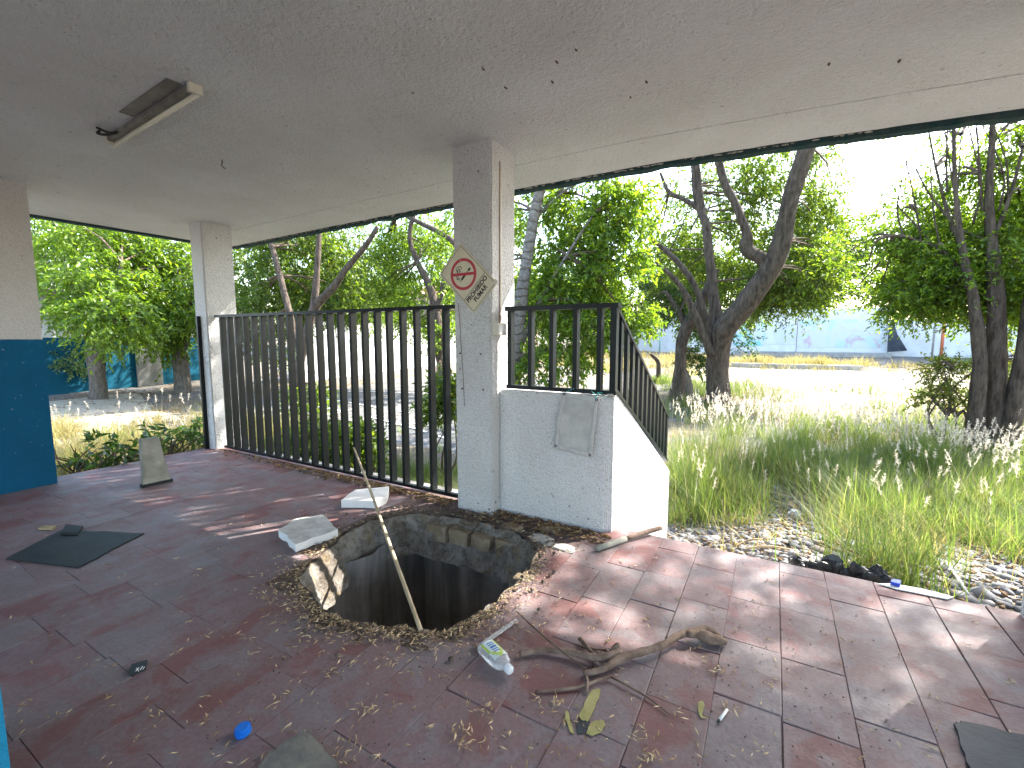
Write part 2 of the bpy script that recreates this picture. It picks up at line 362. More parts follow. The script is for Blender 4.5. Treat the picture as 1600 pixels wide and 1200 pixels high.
for (p, q) in [((488, 622), (640, 648)), ((470, 634), (600, 655)), ((560, 650), (700, 690)), ((480, 612), (690, 618)), ((590, 668), (705, 662)), ((490, 655), (560, 640))]:
    a, b_ = hit(*p), hit(*q); d = (b_-a).normalized(); s = Vector((-d.y, d.x, 0))*.035; k = int((b_-a).length/.4)+1; V = []; F = []
    for i in range(k+1):
        m = a.lerp(b_, i/k)
        for t in (-1, 1): c = m+s*t; V.append((c.x, c.y, gh(c.x, c.y)+.055))
    F = [(2*i, 2*i+1, 2*i+3, 2*i+2) for i in range(k) if random.random() < .8]
    tag(npobj('court_marking', V, F, M['white_paint']), kind='structure')

# ------------------------------------------------------------------ setting: platform floor with its tiles
EDGE_Y, LEFT_X = 3.30, -6.45
hole_px = [(465, 905), (478, 928), (490, 945), (512, 960), (530, 970), (565, 981), (600, 985), (628, 984), (660, 991), (690, 990), (715, 981), (740, 970), (772, 948), (798, 926), (814, 909), (826, 895), (837, 880), (840, 862), (832, 846), (812, 834), (785, 825), (745, 813), (700, 806), (655, 800), (610, 806), (575, 815), (545, 828), (515, 850), (490, 878)]
hole = [atz(*p) for p in hole_px]; hole = [(p.x, p.y) for p in hole]
def inside(p, poly):
    c = False; n = len(poly); x, y = p
    for i in range(n):
        (x0, y0), (x1, y1) = poly[i], poly[i-1]
        if (y0 > y) != (y1 > y) and x < (x1-x0)*(y-y0)/(y1-y0)+x0: c = not c
    return c
def dhole(p):
    best = 9; x, y = p; n = len(hole)
    for i in range(n):
        (x0, y0), (x1, y1) = hole[i], hole[i-1]; dx, dy = x1-x0, y1-y0
        t = min(1, max(0, ((x-x0)*dx+(y-y0)*dy)/(dx*dx+dy*dy))); best = min(best, math.hypot(x-x0-dx*t, y-y0-dy*t))
    return best
hole_r = []
for i in range(len(hole)):
    a, b_ = Vector(hole[i]), Vector(hole[(i+1) % len(hole)])
    for k in range(5):
        p = a.lerp(b_, k/5); n2 = noise.noise((p.x*7, p.y*7, 0))*.03; hole_r.append((p.x+n2, p.y+noise.noise((p.x*7, p.y*7, 9))*.03+noise.noise((p.x*30, p.y*30, 4))*.008))
def cut_plate(name, poly, holes, z0, z1, mat, parent, zf=None):
    """a plate with the hole cut out, top, sides and underside"""
    vs = [Vector(p) for p in poly]; n = len(vs); ed = [(i, (i+1) % n) for i in range(n)]
    for h in holes:
        k = len(vs); vs += [Vector(p) for p in h]; ed += [(k+i, k+(i+1) % len(h)) for i in range(len(h))]
    rv, _, rf, *_ = delaunay_2d_cdt(vs, ed, [], 0, 1e-5)
    keep = []
    for f in rf:
        c = sum((rv[i] for i in f), Vector((0, 0)))/len(f)
        if inside(c, poly) and not any(inside(c, h) for h in holes): keep.append(f)
    if not keep: return None
    bm = bmesh.new(); top = {}; bot = {}; cnt = {}
    for f in keep:
        for i in f:
            if i not in top:
                z = z1+(zf(rv[i]) if zf else 0); top[i] = bm.verts.new((rv[i].x, rv[i].y, z)); bot[i] = bm.verts.new((rv[i].x, rv[i].y, z0))
        bm.faces.new([top[i] for i in f]); bm.faces.new([bot[i] for i in reversed(f)])
        for a, b2 in zip(f, f[1:]+f[:1]): cnt[(a, b2)] = 1
    for (a, b2) in cnt:
        if (b2, a) not in cnt: bm.faces.new((top[a], bot[a], bot[b2], top[b2]))
    return obj(name, bm, mat, parent)
floor = tag(cut_plate('floor', [(LEFT_X, -3), (9, -3), (9, EDGE_Y-.02), (LEFT_X, EDGE_Y-.02)], [hole_r], -.17, -.008, M['mortar'], None), kind='structure')
box('floor_edge', M['concrete'], floor, LEFT_X-.02, 9, EDGE_Y-.018, EDGE_Y, -1.4, -.018)
box('floor_side', M['concrete'], floor, LEFT_X-.02, LEFT_X-.001, -3, EDGE_Y-.02, -1.4, -.016)
box('edge_sill', M['concrete'], floor, -6.18, -2.3, EDGE_Y-.04, EDGE_Y+.06, -.2, .02, .008)
def in_view(x, y):
    d = Vector((x, y, 0))-CAM; z = d.dot(fwd)
    if z < .2: return False
    px, py = 800+FP*d.dot(rgt)/z, 600-FP*d.dot(upv)/z
    return -60 < px < 1660 and py < 1260
ntile = 0; rest = bmesh.new(); c = 0
x = .10-.241*28
blocked = lambda x, y: dhole((x, y)) < .17 and (y > 2.55 or x < -2.25) or (-2.75 < x < -1.2 and y > 2.72) or inside((x, y), hole)
while x < 6:
    x0, x1 = x+random.uniform(-.003, .003), x+.241
    y = random.uniform(-.3, 0)-.4
    while y < EDGE_Y:
        L = random.choice((.36, .40, .44, .48)); y1 = min(y+L, EDGE_Y+.01)
        if EDGE_Y-y1 < .12: y1 = EDGE_Y+.01
        lf = x < -1.3; gp = .0003 if lf else random.choice((.0003, .0006, .001, .0016)); sk = random.uniform(-.005, .005)*(.25 if lf else 1)
        poly = [(max(x0+gp, LEFT_X+.01), y+gp), (x1-gp, y+gp+sk), (x1-gp+random.uniform(-.002, .001), y1-gp), (max(x0+gp, LEFT_X+.01), y1-gp+sk)]
        cx, cy = (x0+x1)/2, (y+y1)/2
        if x1 > LEFT_X+.06 and not blocked(cx, cy):
            zt = random.uniform(-.003, .002)*(.35 if lf else 1); ca, cb = random.uniform(-.008, .008)*(.3 if lf else 1), random.uniform(-.004, .004)*(.3 if lf else 1)
            zf = lambda v: ca*(v.x-cx)+cb*(v.y-cy)
            if dhole((cx, cy)) < .3:
                ok = cut_plate('tile', poly, [hole_r], -.02, zt, M['floor'], floor, zf)
                if ok: ntile += 1
            else:
                vis = in_view(cx, cy) and ntile < 296
                bm = bmesh.new() if vis else rest
                ins = random.uniform(.001, .002) if lf else random.uniform(.0015, .004); e = [bm.verts.new((*p, -.02)) for p in poly]; m_ = []; t_ = []
                mx, my = sum(p[0] for p in poly)/4, sum(p[1] for p in poly)/4
                for p in poly:
                    q = Vector((p[0]+math.copysign(ins, mx-p[0]), p[1]+math.copysign(ins, my-p[1])))
                    m_.append(bm.verts.new((*p, zt-.003+zf(Vector(p))))); t_.append(bm.verts.new((*q, zt+zf(q))))
                bm.faces.new(t_)
                for i in range(4):
                    k = (i+1) % 4; bm.faces.new((e[i], e[k], m_[k], m_[i])); bm.faces.new((m_[i], m_[k], t_[k], t_[i]))
                if vis: obj('tile', bm, M['floor'], floor); ntile += 1
        y = y1
    x += .241
tag(obj('tile_field', rest, M['floor'], floor), kind='stuff')

# the square shaft under the broken floor
pit = bmesh.new(); px0, px1, py0, py1 = -2.56, -1.12, 1.5, 2.93
def wall_grid(bm, a, b_, z0, z1, out, nu=14, nv=16):
    a, b_ = Vector(a), Vector(b_); vs = []
    for j in range(nv+1):
        for i in range(nu+1):
            p = a.lerp(b_, i/nu); z = z1+(z0-z1)*j/nv; p3 = Vector((p.x, p.y, z))
            k = 0 if i in (0, nu) else 1
            am = .05*math.exp((z-z1)*4)+.012
            vs.append(bm.verts.new(p3+Vector(out)*(am*k*noise.noise(p3*5))))
    for j in range(nv):
        for i in range(nu): q = j*(nu+1)+i; bm.faces.new((vs[q], vs[q+1], vs[q+nu+2], vs[q+nu+1]))
for a, b_, o_ in (((px0, py0), (px0, py1), (1, 0, 0)), ((px0, py1), (px1, py1), (0, 1, 0)), ((px1, py1), (px1, py0), (1, 0, 0)), ((px1, py0), (px0, py0), (0, 1, 0))): wall_grid(pit, a, b_, -2.6, -.165, o_)
bx(pit, px0-.05, px1+.05, py0-.05, py1+.05, -2.66, -2.6)
tag(obj('pit', pit, M['pit'], smooth=True), kind='structure')

# ------------------------------------------------------------------ ceiling slab with a drip groove and a ragged edge
def cz(x): return 2.97+.0165*x
ed = []
for p in [(370, 385), (535, 352), (700, 320), (800, 299), (1025, 257), (1250, 222), (1430, 196), (1600, 172)]:
    d = ray(*p); t = (2.97-EYE)/(d.z-.0165*d.x); q = CAM+d*t; ed.append((q.x, q.y))
def ye(x):
    if x <= ed[0][0]: return ed[0][1]
    for (a, b_) in zip(ed, ed[1:]):
        if x <= b_[0]: return a[1]+(b_[1]-a[1])*(x-a[0])/(b_[0]-a[0])
    return ed[-1][1]+.02*(x-ed[-1][0])
CX0 = ed[0][0]-.12
bm = bmesh.new(); prev = None; stations = [CX0]+span(CX0+.12, 9.2, .09)
for i, xx in enumerate(stations):
    y = ye(xx)+.012*noise.noise((xx*6, 0, 0)); z = cz(xx); gy_ = ye(xx)-.60; j = .006*noise.noise((xx*9, 3, 0))
    prof = [(-3.2, z+.4), (-3.2, z), (gy_, z), (gy_+.002, z+.014), (gy_+.011+j, z+.014), (gy_+.013+j, z), (y-.03, z+.002), (y, z+.02), (y, z+.40)]
    row = [bm.verts.new((xx, a, b_)) for a, b_ in prof]
    if prev:
        for k in range(len(row)): bm.faces.new((prev[k], row[k], row[(k+1) % len(row)], prev[(k+1) % len(row)]))
    else: bm.faces.new(row)
    prev = row
bm.faces.new(prev[::-1])
ceil = tag(obj('ceiling', bm, M['ceiling']), kind='structure')
bm = bmesh.new(); prev = None
for i, xx in enumerate(stations):
    y = ye(xx)+.02+.014*noise.noise((xx*6, 0, 0)); z = cz(xx)-.026-.016*min(1, max(0, (xx+2)/3))+.014*noise.noise((xx*4, 7, 0))+.010*noise.noise((xx*13, 2, 0))
    row = [bm.verts.new((xx, y-.012, z+.012)), bm.verts.new((xx, y+.05, z)), bm.verts.new((xx, y+.07, z+.45)), bm.verts.new((xx, y+.004, z+.45))]
    if prev:
        for k in range(4): bm.faces.new((prev[k], row[k], row[(k+1) % 4], prev[(k+1) % 4]))
    else: bm.faces.new(row)
    prev = row
bm.faces.new(prev[::-1]); obj('fascia', bm, M['fascia'], ceil)
box('fascia', M['fascia'], ceil, CX0-.10, CX0-.004, -3.2, ye(CX0)+.02, cz(CX0)-.025, cz(CX0)+.4)
bm = bmesh.new()                                   # rough mortar lumps along the chipped edge
for i in range(260):
    xx = random.uniform(CX0, .6); yy = ye(xx)-random.uniform(-.012, .03); s = random.uniform(.005, .014)
    r = bmesh.ops.create_icosphere(bm, subdivisions=1, radius=s)
    for v in r['verts']: v.co = Vector((v.co.x*random.uniform(1, 2.4)+xx, v.co.y+yy, v.co.z*.45+cz(xx)-.002))
tag(obj('chipped_plaster', bm, M['concrete'], ceil), kind='stuff')

# ------------------------------------------------------------------ pillars and walls of the building
def column(name, label, x0, x1, y0, y1, z0, z1, mat, bev=.012, flare=.0):
    bm = bmesh.new(); vs = bx(bm, x0, x1, y0, y1, z0, z1)
    if flare:
        cx, cy = (x0+x1)/2, (y0+y1)/2
        for v in vs:
            if v.co.z > z1-.01: v.co.x += math.copysign(flare, v.co.x-cx); v.co.y += math.copysign(flare, v.co.y-cy)*0
    bmesh.ops.subdivide_edges(bm, edges=[e for e in bm.edges if abs(e.verts[0].co.z-e.verts[1].co.z) > 1], cuts=24)
    for v in bm.verts:
        if z0 < v.co.z < z1: v.co += Vector((noise.noise(v.co*4), noise.noise(v.co*4+Vector((5, 0, 0))), 0))*.004
    return tag(obj(name, bm, mat, bevel=bev), label, 'pillar')
sign_pillar = column('pillar', 'white stucco pillar carrying the no smoking sign beside the hole', -2.285, -1.937, 3.05, 3.42, -.02, cz(-2)+.012, M['stucco'], flare=.012)
column('pillar', 'narrow white pillar at the far end of the black fence', -6.465, -6.192, 3.115, 3.49, -.02, cz(-6.3)+.012, M['stucco'])
column('pillar', 'white pillar sliver standing on the platform edge by the gravel', 1.196, 1.5, 2.98, 3.3, -.02, cz(1.3)+.012, M['stucco'])
lw = tag(box('wall', M['wall_blue'], None, -6.44, -6.124, -2.9, 1.59, -.02, cz(-6.3)+.012, .01), 'white wall with a blue painted lower half at the platform corner', 'wall')
tag(box('wall', M['blue'], None, -2.5, -1.738, -.05, .3, -.02, cz(-2)+.012, .008), 'blue painted wall end close to the camera at lower left', 'wall')

# low parapet with the sloping wing
t = thing('parapet_wall', 'low white stucco parapet with a sloping wing running down beside the platform', 'wall', (-1.45, 3.26, 0))
bm = bmesh.new(); bx(bm, -1.936, -.986, 3.17, 3.34, -.02, 1.02)
bmesh.ops.bevel(bm, geom=[e for e in bm.edges if e.verts[0].co.x > -1 and e.verts[1].co.x > -1 and abs(e.verts[0].co.z-e.verts[1].co.z) > .5 and e.verts[0].co.y < 3.2], offset=.035, segments=4, affect='EDGES')
fw = obj('front_wall', bm, M['stucco_rough'], t, bevel=.012)
for f in fw.data.polygons: f.use_smooth = abs(f.normal.z) < .3 and .05 < abs(f.normal.x) < .995 and f.center.x > 0
bm = bmesh.new(); pr = [(3.335, -1.3), (3.335, 1.017), (5.43, -.105), (5.43, -1.3)]
a = [bm.verts.new((-1.15, y, z)) for y, z in pr]; b_ = [bm.verts.new((-.988, y, z)) for y, z in pr]
bm.faces.new(a); bm.faces.new(b_[::-1])
for i in range(4): bm.faces.new((a[i], b_[i], b_[(i+1) % 4], a[(i+1) % 4]))
obj('wing_wall', bm, M['stucco_rough'], t, bevel=.012)
# ------------------------------------------------------------------ fence and railing
t = thing('metal_fence', 'long black fence of vertical flat bars between two white pillars', 'fence', (-4.3, 3.2, 0))
for k in range(22):
    x = -2.494-.1672*k+random.uniform(-.004, .004); lean = random.uniform(-.006, .006)
    bm = bmesh.new(); vs = bx(bm, x-.016, x+.016, 3.165, 3.235, .05, 1.69)
    for v in vs:
        if v.co.z > 1: v.co.x += lean
    obj('bar', bm, M['black_metal'], t, bevel=.003, seg=1)
box('top_rail', M['black_metal'], t, -6.12, -2.286, 3.163, 3.237, 1.69, 1.722, .003)
box('bottom_rail', M['black_metal'], t, -6.12, -2.286, 3.18, 3.22, .022, .05, .003)
tag(box('gate_post', M['black_metal'], None, -6.37, -6.335, 3.07, 3.112, 0, 1.71, .003), 'thin black post fixed to the front of the narrow far pillar', 'post')
t = thing('railing', 'short black railing on the low parapet with a steep sloping side', 'railing', (-1.4, 3.22, 1.02))
for x in (-1.85, -1.665, -1.48, -1.287, -1.10, -.995):
    w_ = .017 if x < -1 else .022
    box('bar', M['black_metal'], t, x-w_, x+w_, 3.19, 3.25, 1.06, 1.655, .003)
box('top_rail', M['black_metal'], t, -1.885, -.96, 3.18, 3.26, 1.655, 1.69, .003)
box('bottom_rail', M['black_metal'], t, -1.885, -.97, 3.20, 3.24, 1.03, 1.06, .003)
box('foot_plate', M['concrete'], t, -1.03, -.985, 3.19, 3.3, 1.015, 1.04, .004)
def zt(y): return 1.672-.548*(y-3.22)
def zb(y): return 1.075-.5*(y-3.22)
for k in range(1, 13):
    y = 3.22+.1665*k; bm = bmesh.new(); vs = bx(bm, -1.012, -.984, y-.028, y+.028, 0, 1)
    for v in vs: v.co.z = (zt(v.co.y)-.012) if v.co.z > .5 else (zb(v.co.y)+.012)
    obj('bar', bm, M['black_metal'], t, bevel=.003, seg=1)
for nm, fz, y0 in (('top_rail', zt, 3.262), ('bottom_rail', zb, 3.262)):
    bm = bmesh.new(); vs = bx(bm, -1.018, -.978, y0, 5.26, -.015, .015)
    for v in vs: v.co.z += fz(v.co.y)
    obj(nm, bm, M['black_metal'], t, bevel=.003, seg=1)
# vinyl sheet hung from the railing
t = thing('vinyl_sheet', 'grey vinyl sheet hanging by its corners from the low railing', 'vinyl sheet', (-1.24, 3.15, .57))
def vpt(u, v):
    tl, tr, bl, br = [Vector((p[0], 3.155, p[1])) for p in ((-1.366, 1.035), (-1.075, 1.018), (-1.430, .600), (-1.119, .562))]
    p = (tl*(1-u)+tr*u)*(1-v)+(bl*(1-u)+br*u)*v
    p.y += -.004-.012*math.sin(v*2.6)-.010*noise.noise((u*3, v*3.5, 2)) + .008*math.sin((u*1.5+v*3)*3.1)*.6; return p
def vgrid(name, us, vs, mat, off=0):
    bm = bmesh.new(); g_ = [[bm.verts.new(vpt(u, v)+Vector((0, off, 0))) for u in us] for v in vs]
    for j in range(len(vs)-1):
        for i in range(len(us)-1): bm.faces.new((g_[j][i], g_[j][i+1], g_[j+1][i+1], g_[j+1][i]))
    r = bmesh.ops.extrude_face_region(bm, geom=bm.faces[:])
    for v in [q for q in r['geom'] if isinstance(q, bmesh.types.BMVert)]: v.co.y += .0025
    return obj(name, bm, mat, t, smooth=True)
L = lambda a, b_, n: [a+(b_-a)*i/n for i in range(n+1)]
vgrid('sheet', L(0, 1, 18), L(0, 1, 24), M['vinyl'])
vgrid('hem', L(0, .10, 4), L(0, 1, 24), M['vinyl_hem'], -.003); vgrid('hem', L(.9, 1, 4), L(0, 1, 24), M['vinyl_hem'], -.003)
vgrid('hem', L(.101, .899, 14), L(0, .085, 4), M['vinyl_hem'], -.003); vgrid('hem', L(.101, .899, 14), L(.915, 1, 4), M['vinyl_hem'], -.003)
for (u, v) in ((.06, .03), (.95, .05), (.05, .95), (.94, .955)):
    c = vpt(u, v)+Vector((0, -.006, 0)); bm = bmesh.new(); n = 14
    add_tube(bm, [c+Vector((math.cos(a)*.007, 0, math.sin(a)*.007)) for a in L(0, 2*math.pi, n)], .0028, ns=6); obj('eyelet', bm, M['rust'], t, smooth=True)
c = vpt(.95, .05)
tube('cord', M['teal_cord'], t, [c+Vector(q) for q in ((0, -.008, 0), (-.012, -.006, .03), (.012, .0, .045), (-.006, .03, .05), (.004, -.01, .03), (.03, -.012, .055), (.045, -.008, .05))], .0028, ns=5, sub=4)
tube('cord', M['teal_cord'], t, [c+Vector(q) for q in ((.0, -.01, .028), (-.02, -.016, .05), (-.04, -.01, .062))], .0025, ns=5, sub=4)
c = vpt(.06, .03); tube('cord', M['teal_cord'], t, [c+Vector(q) for q in ((0, -.01, 0), (.02, -.004, .02), (.07, .02, .045))], .0022, ns=5, sub=3)

# ------------------------------------------------------------------ sign on the pillar
t = thing('no_smoking_sign', 'tilted cream no smoking sign reading PROHIBIDO FUMAR on the white pillar', 'sign', (-2.15, 3.046, 1.91))
ang = R(46); SU = Vector((math.cos(ang), 0, math.sin(ang))); SV = Vector((-math.sin(ang), 0, math.cos(ang))); SC = Vector((-2.150, 3.044, 1.912)); SN = Vector((0, -1, 0))
def sp_(u, v, d=0): return SC+SU*u+SV*v+SN*d
HW, HH = .160, .238
def splate(name, pts, mat, d0, d1, parent=t):
    bm = bmesh.new(); a = [bm.verts.new(sp_(u, v, d0)) for u, v in pts]; b_ = [bm.verts.new(sp_(u, v, d1)) for u, v in pts]; n = len(pts)
    bm.faces.new(a); bm.faces.new(b_[::-1])
    for i in range(n): bm.faces.new((a[i], a[(i+1) % n], b_[(i+1) % n], b_[i]))
    return obj(name, bm, mat, parent)
def srect(u0, u1, v0, v1): return [(u0, v0), (u1, v0), (u1, v1), (u0, v1)]
def rrect(hw, hh, r, n=5):
    o_ = []
    for cx, cy, a0 in ((hw-r, hh-r, 0), (-hw+r, hh-r, 90), (-hw+r, -hh+r, 180), (hw-r, -hh+r, 270)):
        for i in range(n+1): a = R(a0+90*i/n); o_.append((cx+r*math.cos(a), cy+r*math.sin(a)))
    return o_
plate = splate('plate', rrect(HW, HH, .012), M['sign_plate'], 0, .004)
def sloop(name, outer, inner, mat):
    bm = bmesh.new(); n = len(outer)
    A = [bm.verts.new(sp_(u, v, .0055)) for u, v in outer]; B = [bm.verts.new(sp_(u, v, .0055)) for u, v in inner]
    for i in range(n): bm.faces.new((A[i], A[(i+1) % n], B[(i+1) % n], B[i]))
    return obj(name, bm, mat, t)
sloop('border', rrect(HW-.012, HH-.012, .008), rrect(HW-.0155, HH-.0155, .006), M['sign_black'])
splate('divider', srect(-HW+.016, HW-.016, -.098, -.0945), M['sign_black'], .0045, .0056)
circ = lambda r, n=48: [(r*math.cos(2*math.pi*i/n), .052+r*math.sin(2*math.pi*i/n)) for i in range(n)]
sloop('prohibition_ring', circ(.126), circ(.103), M['sign_red'])
q = R(-45); du, dv = math.cos(q), math.sin(q); hw = .0115; r_ = .104
splate('slash', [(du*s*r_-dv*o_*hw, .052+dv*s*r_+du*o_*hw) for s, o_ in ((-1, -1), (1, -1), (1, 1), (-1, 1))], M['sign_red'], .0062, .0068)
splate('cigarette', srect(-.045, .012, .026, .044), M['sign_black'], .0045, .0056); splate('cigarette', srect(.050, .078, .026, .044), M['sign_black'], .0045, .0056)
splate('cigarette', srect(.036, .041, .026, .044), M['sign_black'], .0045, .0056); splate('cigarette', srect(-.060, -.054, .026, .044), M['sign_black'], .0045, .0056)
def sline(pts, w_):
    bm = bmesh.new(); P = [Vector(p) for p in pts]; Q = []
    for i in range(len(P)-1):
        for k in range(6): 
            p0, p1, p2, p3 = P[max(i-1, 0)], P[i], P[i+1], P[min(i+2, len(P)-1)]; s = k/6
            Q.append(.5*((2*p1)+(p2-p0)*s+(2*p0-5*p1+4*p2-p3)*s*s+(3*p1-p0-3*p2+p3)*s**3))
    Q.append(P[-1]); pr = None
    for i, p in enumerate(Q):
        d = (Q[min(i+1, len(Q)-1)]-Q[max(i-1, 0)]).normalized(); n_ = Vector((-d.y, d.x))*w_
        row = (bm.verts.new(sp_(p.x+n_.x, p.y+n_.y, .0055)), bm.verts.new(sp_(p.x-n_.x, p.y-n_.y, .0055)))
        if pr: bm.faces.new((pr[0], row[0], row[1], pr[1]))
        pr = row
    obj('smoke_line', bm, M['sign_black'], t)
sline([(-.056, .052), (-.070, .070), (-.052, .088), (-.036, .092), (-.020, .110), (-.004, .112), (.008, .100)], .0032)
sline([(-.046, .052), (-.056, .070), (-.040, .080), (-.022, .082), (-.006, .098), (.002, .088)], .0028)
sline([(-.030, .100), (-.018, .126), (.006, .130), (.024, .112), (.020, .094)], .003)
def text_mesh(body, size):
    cu = bpy.data.curves.new('lettering', 'FONT'); cu.body = body; cu.size = size; cu.align_x = 'CENTER'; cu.align_y = 'CENTER'; cu.offset = size*.030; cu.extrude = .0003; cu.space_character = 1.02
    to = bpy.data.objects.new('lettering', cu); COL.objects.link(to); dg = bpy.context.evaluated_depsgraph_get(); dg.update()
    me = bpy.data.meshes.new_from_object(to.evaluated_get(dg)); bpy.data.objects.remove(to); bpy.data.curves.remove(cu); return me
for body, v, size in (('PROHIBIDO', -.128, .052), ('FUMAR', -.176, .052)):
    me = text_mesh(body, size)
    for vv in me.vertices: p = vv.co.copy(); vv.co = sp_(p.x*.93, v+p.y, .0055+p.z)
    setmesh('lettering', me, M['sign_black'], t)
tube('crack_line', M['sign_plate'], t, [sp_(.085, .190, .007), sp_(.06, .15, .0072), sp_(.03, .11, .007)], .0016, ns=4)
splate('tape', srect(HW-.03, HW+.012, -.235, -.205), M['ivory'], .004, .0075)

# bits fixed to that pillar
t = thing('conduit', 'thin brown conduit running down the side of the sign pillar', 'conduit', (-1.93, 3.22, 1.55))
box('pipe', M['conduit'], t, -1.936, -1.922, 3.165, 3.18, 1.56, cz(-1.9)-.13, .002); box('pipe', M['ivory'], t, -1.936, -1.924, 3.182, 3.196, 1.56, cz(-1.9)-.16, .002)
t2 = thing('junction_box', 'small ivory junction box under the conduit on the sign pillar', 'junction box', (-1.9, 3.2, 1.46))
box('case', M['ivory'], t2, -1.937, -1.885, 3.07, 3.20, 1.462, 1.558, .006); box('lid', M['white_paint'], t2, -1.885, -1.880, 3.08, 3.19, 1.472, 1.548, .002)
tag(tube('wire', M['conduit'], None, [(-2.245, 3.046, 1.72), (-2.237, 3.046, 1.62), (-2.22, 3.045, 1.35), (-2.205, 3.046, 1.12), (-2.195, 3.046, .88)], .0028, ns=5, sub=4), 'thin wire hanging down the front of the sign pillar', 'wire')
for i, (px, py) in enumerate(((719, 552), (722, 607), (751, 553), (755, 609))):
    p = aty(px, py, 3.046); bm = bmesh.new(); bmesh.ops.create_cone(bm, cap_ends=True, segments=10, radius1=.007, radius2=.006, depth=.012, matrix=Matrix.Translation(p) @ Matrix.Rotation(R(90), 4, 'X'))
    obj('bolt', bm, M['black_wire'], sign_pillar)
bm = bmesh.new(); P = [atx(x, y, -1.930) for x, y in ((793, 262), (802, 260), (803, 276), (798, 277), (798, 268), (794, 266))]
a = [bm.verts.new(p) for p in P]; f = bm.faces.new(a); r = bmesh.ops.extrude_face_region(bm, geom=[f])
for v in r['geom']:
    if isinstance(v, bmesh.types.BMVert): v.co.x += .002
tag(obj('tape_scrap', bm, M['tape']), 'scrap of blue tape near the top of the sign pillar', 'tape')

# ------------------------------------------------------------------ lamp on the ceiling
zc = cz(-3.6); a = Vector((-4.29, 1.60, cz(-4.29))); b_ = Vector((-3.0, 1.551, cz(-3.0))); dx = (b_-a).normalized(); dy = Vector((dx.y, -dx.x, 0)).normalized(); dn = Vector((0, 0, 1))
LM = Matrix(((dx.x, dy.x, dn.x, a.x), (dx.y, dy.y, dn.y, a.y), (dx.z, dy.z, dn.z, a.z), (0, 0, 0, 1))); LL = (b_-a).length
t = thing('ceiling_lamp', 'old fluorescent tube lamp on the stained white ceiling', 'lamp', a)
box('housing', M['lamp_metal'], t, 0.02, LL-.02, .004, .042, -.034, -.001, .004, LM)
box('old_mount', M['lamp_metal'], t, .52, LL-.08, .052, .13, -.006, -.0005, 0, LM)
for x in (.0, LL-.03): box('end_cap', M['ivory'], t, x, x+.026, -.022, .05, -.054, -.002, .006, LM)
tube('tube', M['tube'], t, [LM @ Vector((.026, -.006, -.045)), LM @ Vector((LL-.026, -.006, -.045))], .013, ns=12)
tube('cable', M['black_wire'], t, [LM @ Vector(p) for p in ((.22, .05, -.03), (.17, .10, -.05), (.10, .12, -.03), (.08, .10, -.004))], .009, ns=7, sub=5)
tube('cable', M['black_wire'], t, [LM @ Vector(p) for p in ((.24, .05, -.03), (.22, .09, -.045), (.16, .11, -.02), (.13, .13, -.004))], .008, ns=7, sub=5)
def atc(px, py): d = ray(px, py); tt = (2.97-EYE)/(d.z-.0165*d.x); return CAM+d*tt
p = atc(346, 250)
tag(tube('ceiling_hook', M['black_wire'], None, [p+Vector((0, 0, .01)), p+Vector((.01, 0, -.02)), p+Vector((-.02, .01, -.035)), p+Vector((.01, .02, -.065))], .004, ns=5, sub=4), 'small bent black wire sticking out of the ceiling past the lamp', 'wire')
for px, py, s in ((790, 137, .012), (755, 108, .010), (870, 97, .012), (645, 145, .009), (863, 128, .012), (1010, 128, .012), (1405, 95, .014), (1295, 100, .012), (985, 152, .010), (592, 300, .008), (900, 78, .010)):
    p = atc(px, py); bm = bmesh.new(); bmesh.ops.create_icosphere(bm, subdivisions=2, radius=s)
    for v in bm.verts: v.co = Vector((v.co.x*.6, v.co.y*random.uniform(1.2, 1.8), v.co.z*.4))*(1+.4*noise.noise(v.co*80))+p
    obj('mud_lump', bm, M['dirt'], ceil)
p0 = atc(232, 196); p1 = atc(275, 215)

# ------------------------------------------------------------------ things on the floor
def slab(name, pts, z0, th, mat, label, cat, jit=.004, bev=.003, sub=3, topmat=None, group=None, warp=0):
    """an irregular flat piece lying on the floor"""
    bm = bmesh.new(); P = []
    for i, p in enumerate(pts):
        q = pts[(i+1) % len(pts)]
        for k in range(sub):
            s = k/sub; P.append((p[0]+(q[0]-p[0])*s+(random.uniform(-jit, jit) if k else 0), p[1]+(q[1]-p[1])*s+(random.uniform(-jit, jit) if k else 0)))
    prism(bm, P, z0, z0+th)
    if warp:
        for v in bm.verts: v.co.z += warp*max(0, noise.noise((v.co.x*3, v.co.y*3, 0)))
    if topmat:
        for f in bm.faces:
            if f.normal.z > .5 or (f.calc_center_median().z > z0+th*.9): f.material_index = 1
    return tag(obj(name, bm, [mat, topmat] if topmat else mat, bevel=bev), label, cat, group)
W = lambda pl, z=0: [tuple(atz(x, y, z)[:2]) for x, y in pl]
slab('foam_block', W([(435, 828), (462, 811), (502, 804), (528, 827), (462, 851)], .055), .002, .055, M['foam'], 'dusty white foam block lying beside the hole', 'foam block', .012, .005, 5, M['foam_dirty'])
slab('foam_block', W([(533, 783), (556, 766), (608, 761), (603, 777), (587, 784)], .06), .002, .065, M['foam'], 'cleaner white foam block lying by the foot of the fence', 'foam block', .006, .005, 3)
slab('rubber_mat', W([(10, 872), (100, 826), (145, 831), (225, 833), (122, 886)], .01), .002, .008, M['rubber'], 'black rubber sheet lying on the floor near the blue wall', 'mat', .006, .001, 4, warp=.015)
slab('rubber_scrap', W([(95, 836), (104, 823), (130, 826), (122, 836)], .01), .012, .02, M['rubber'], 'small black rubber scrap behind the big rubber sheet', 'scrap', .004, .003)
slab('stone_chip', W([(60, 828), (68, 824), (88, 824), (82, 829)]), .002, .014, M['tan'], 'tan stone chip near the black rubber sheet', 'stone', .004, .003)
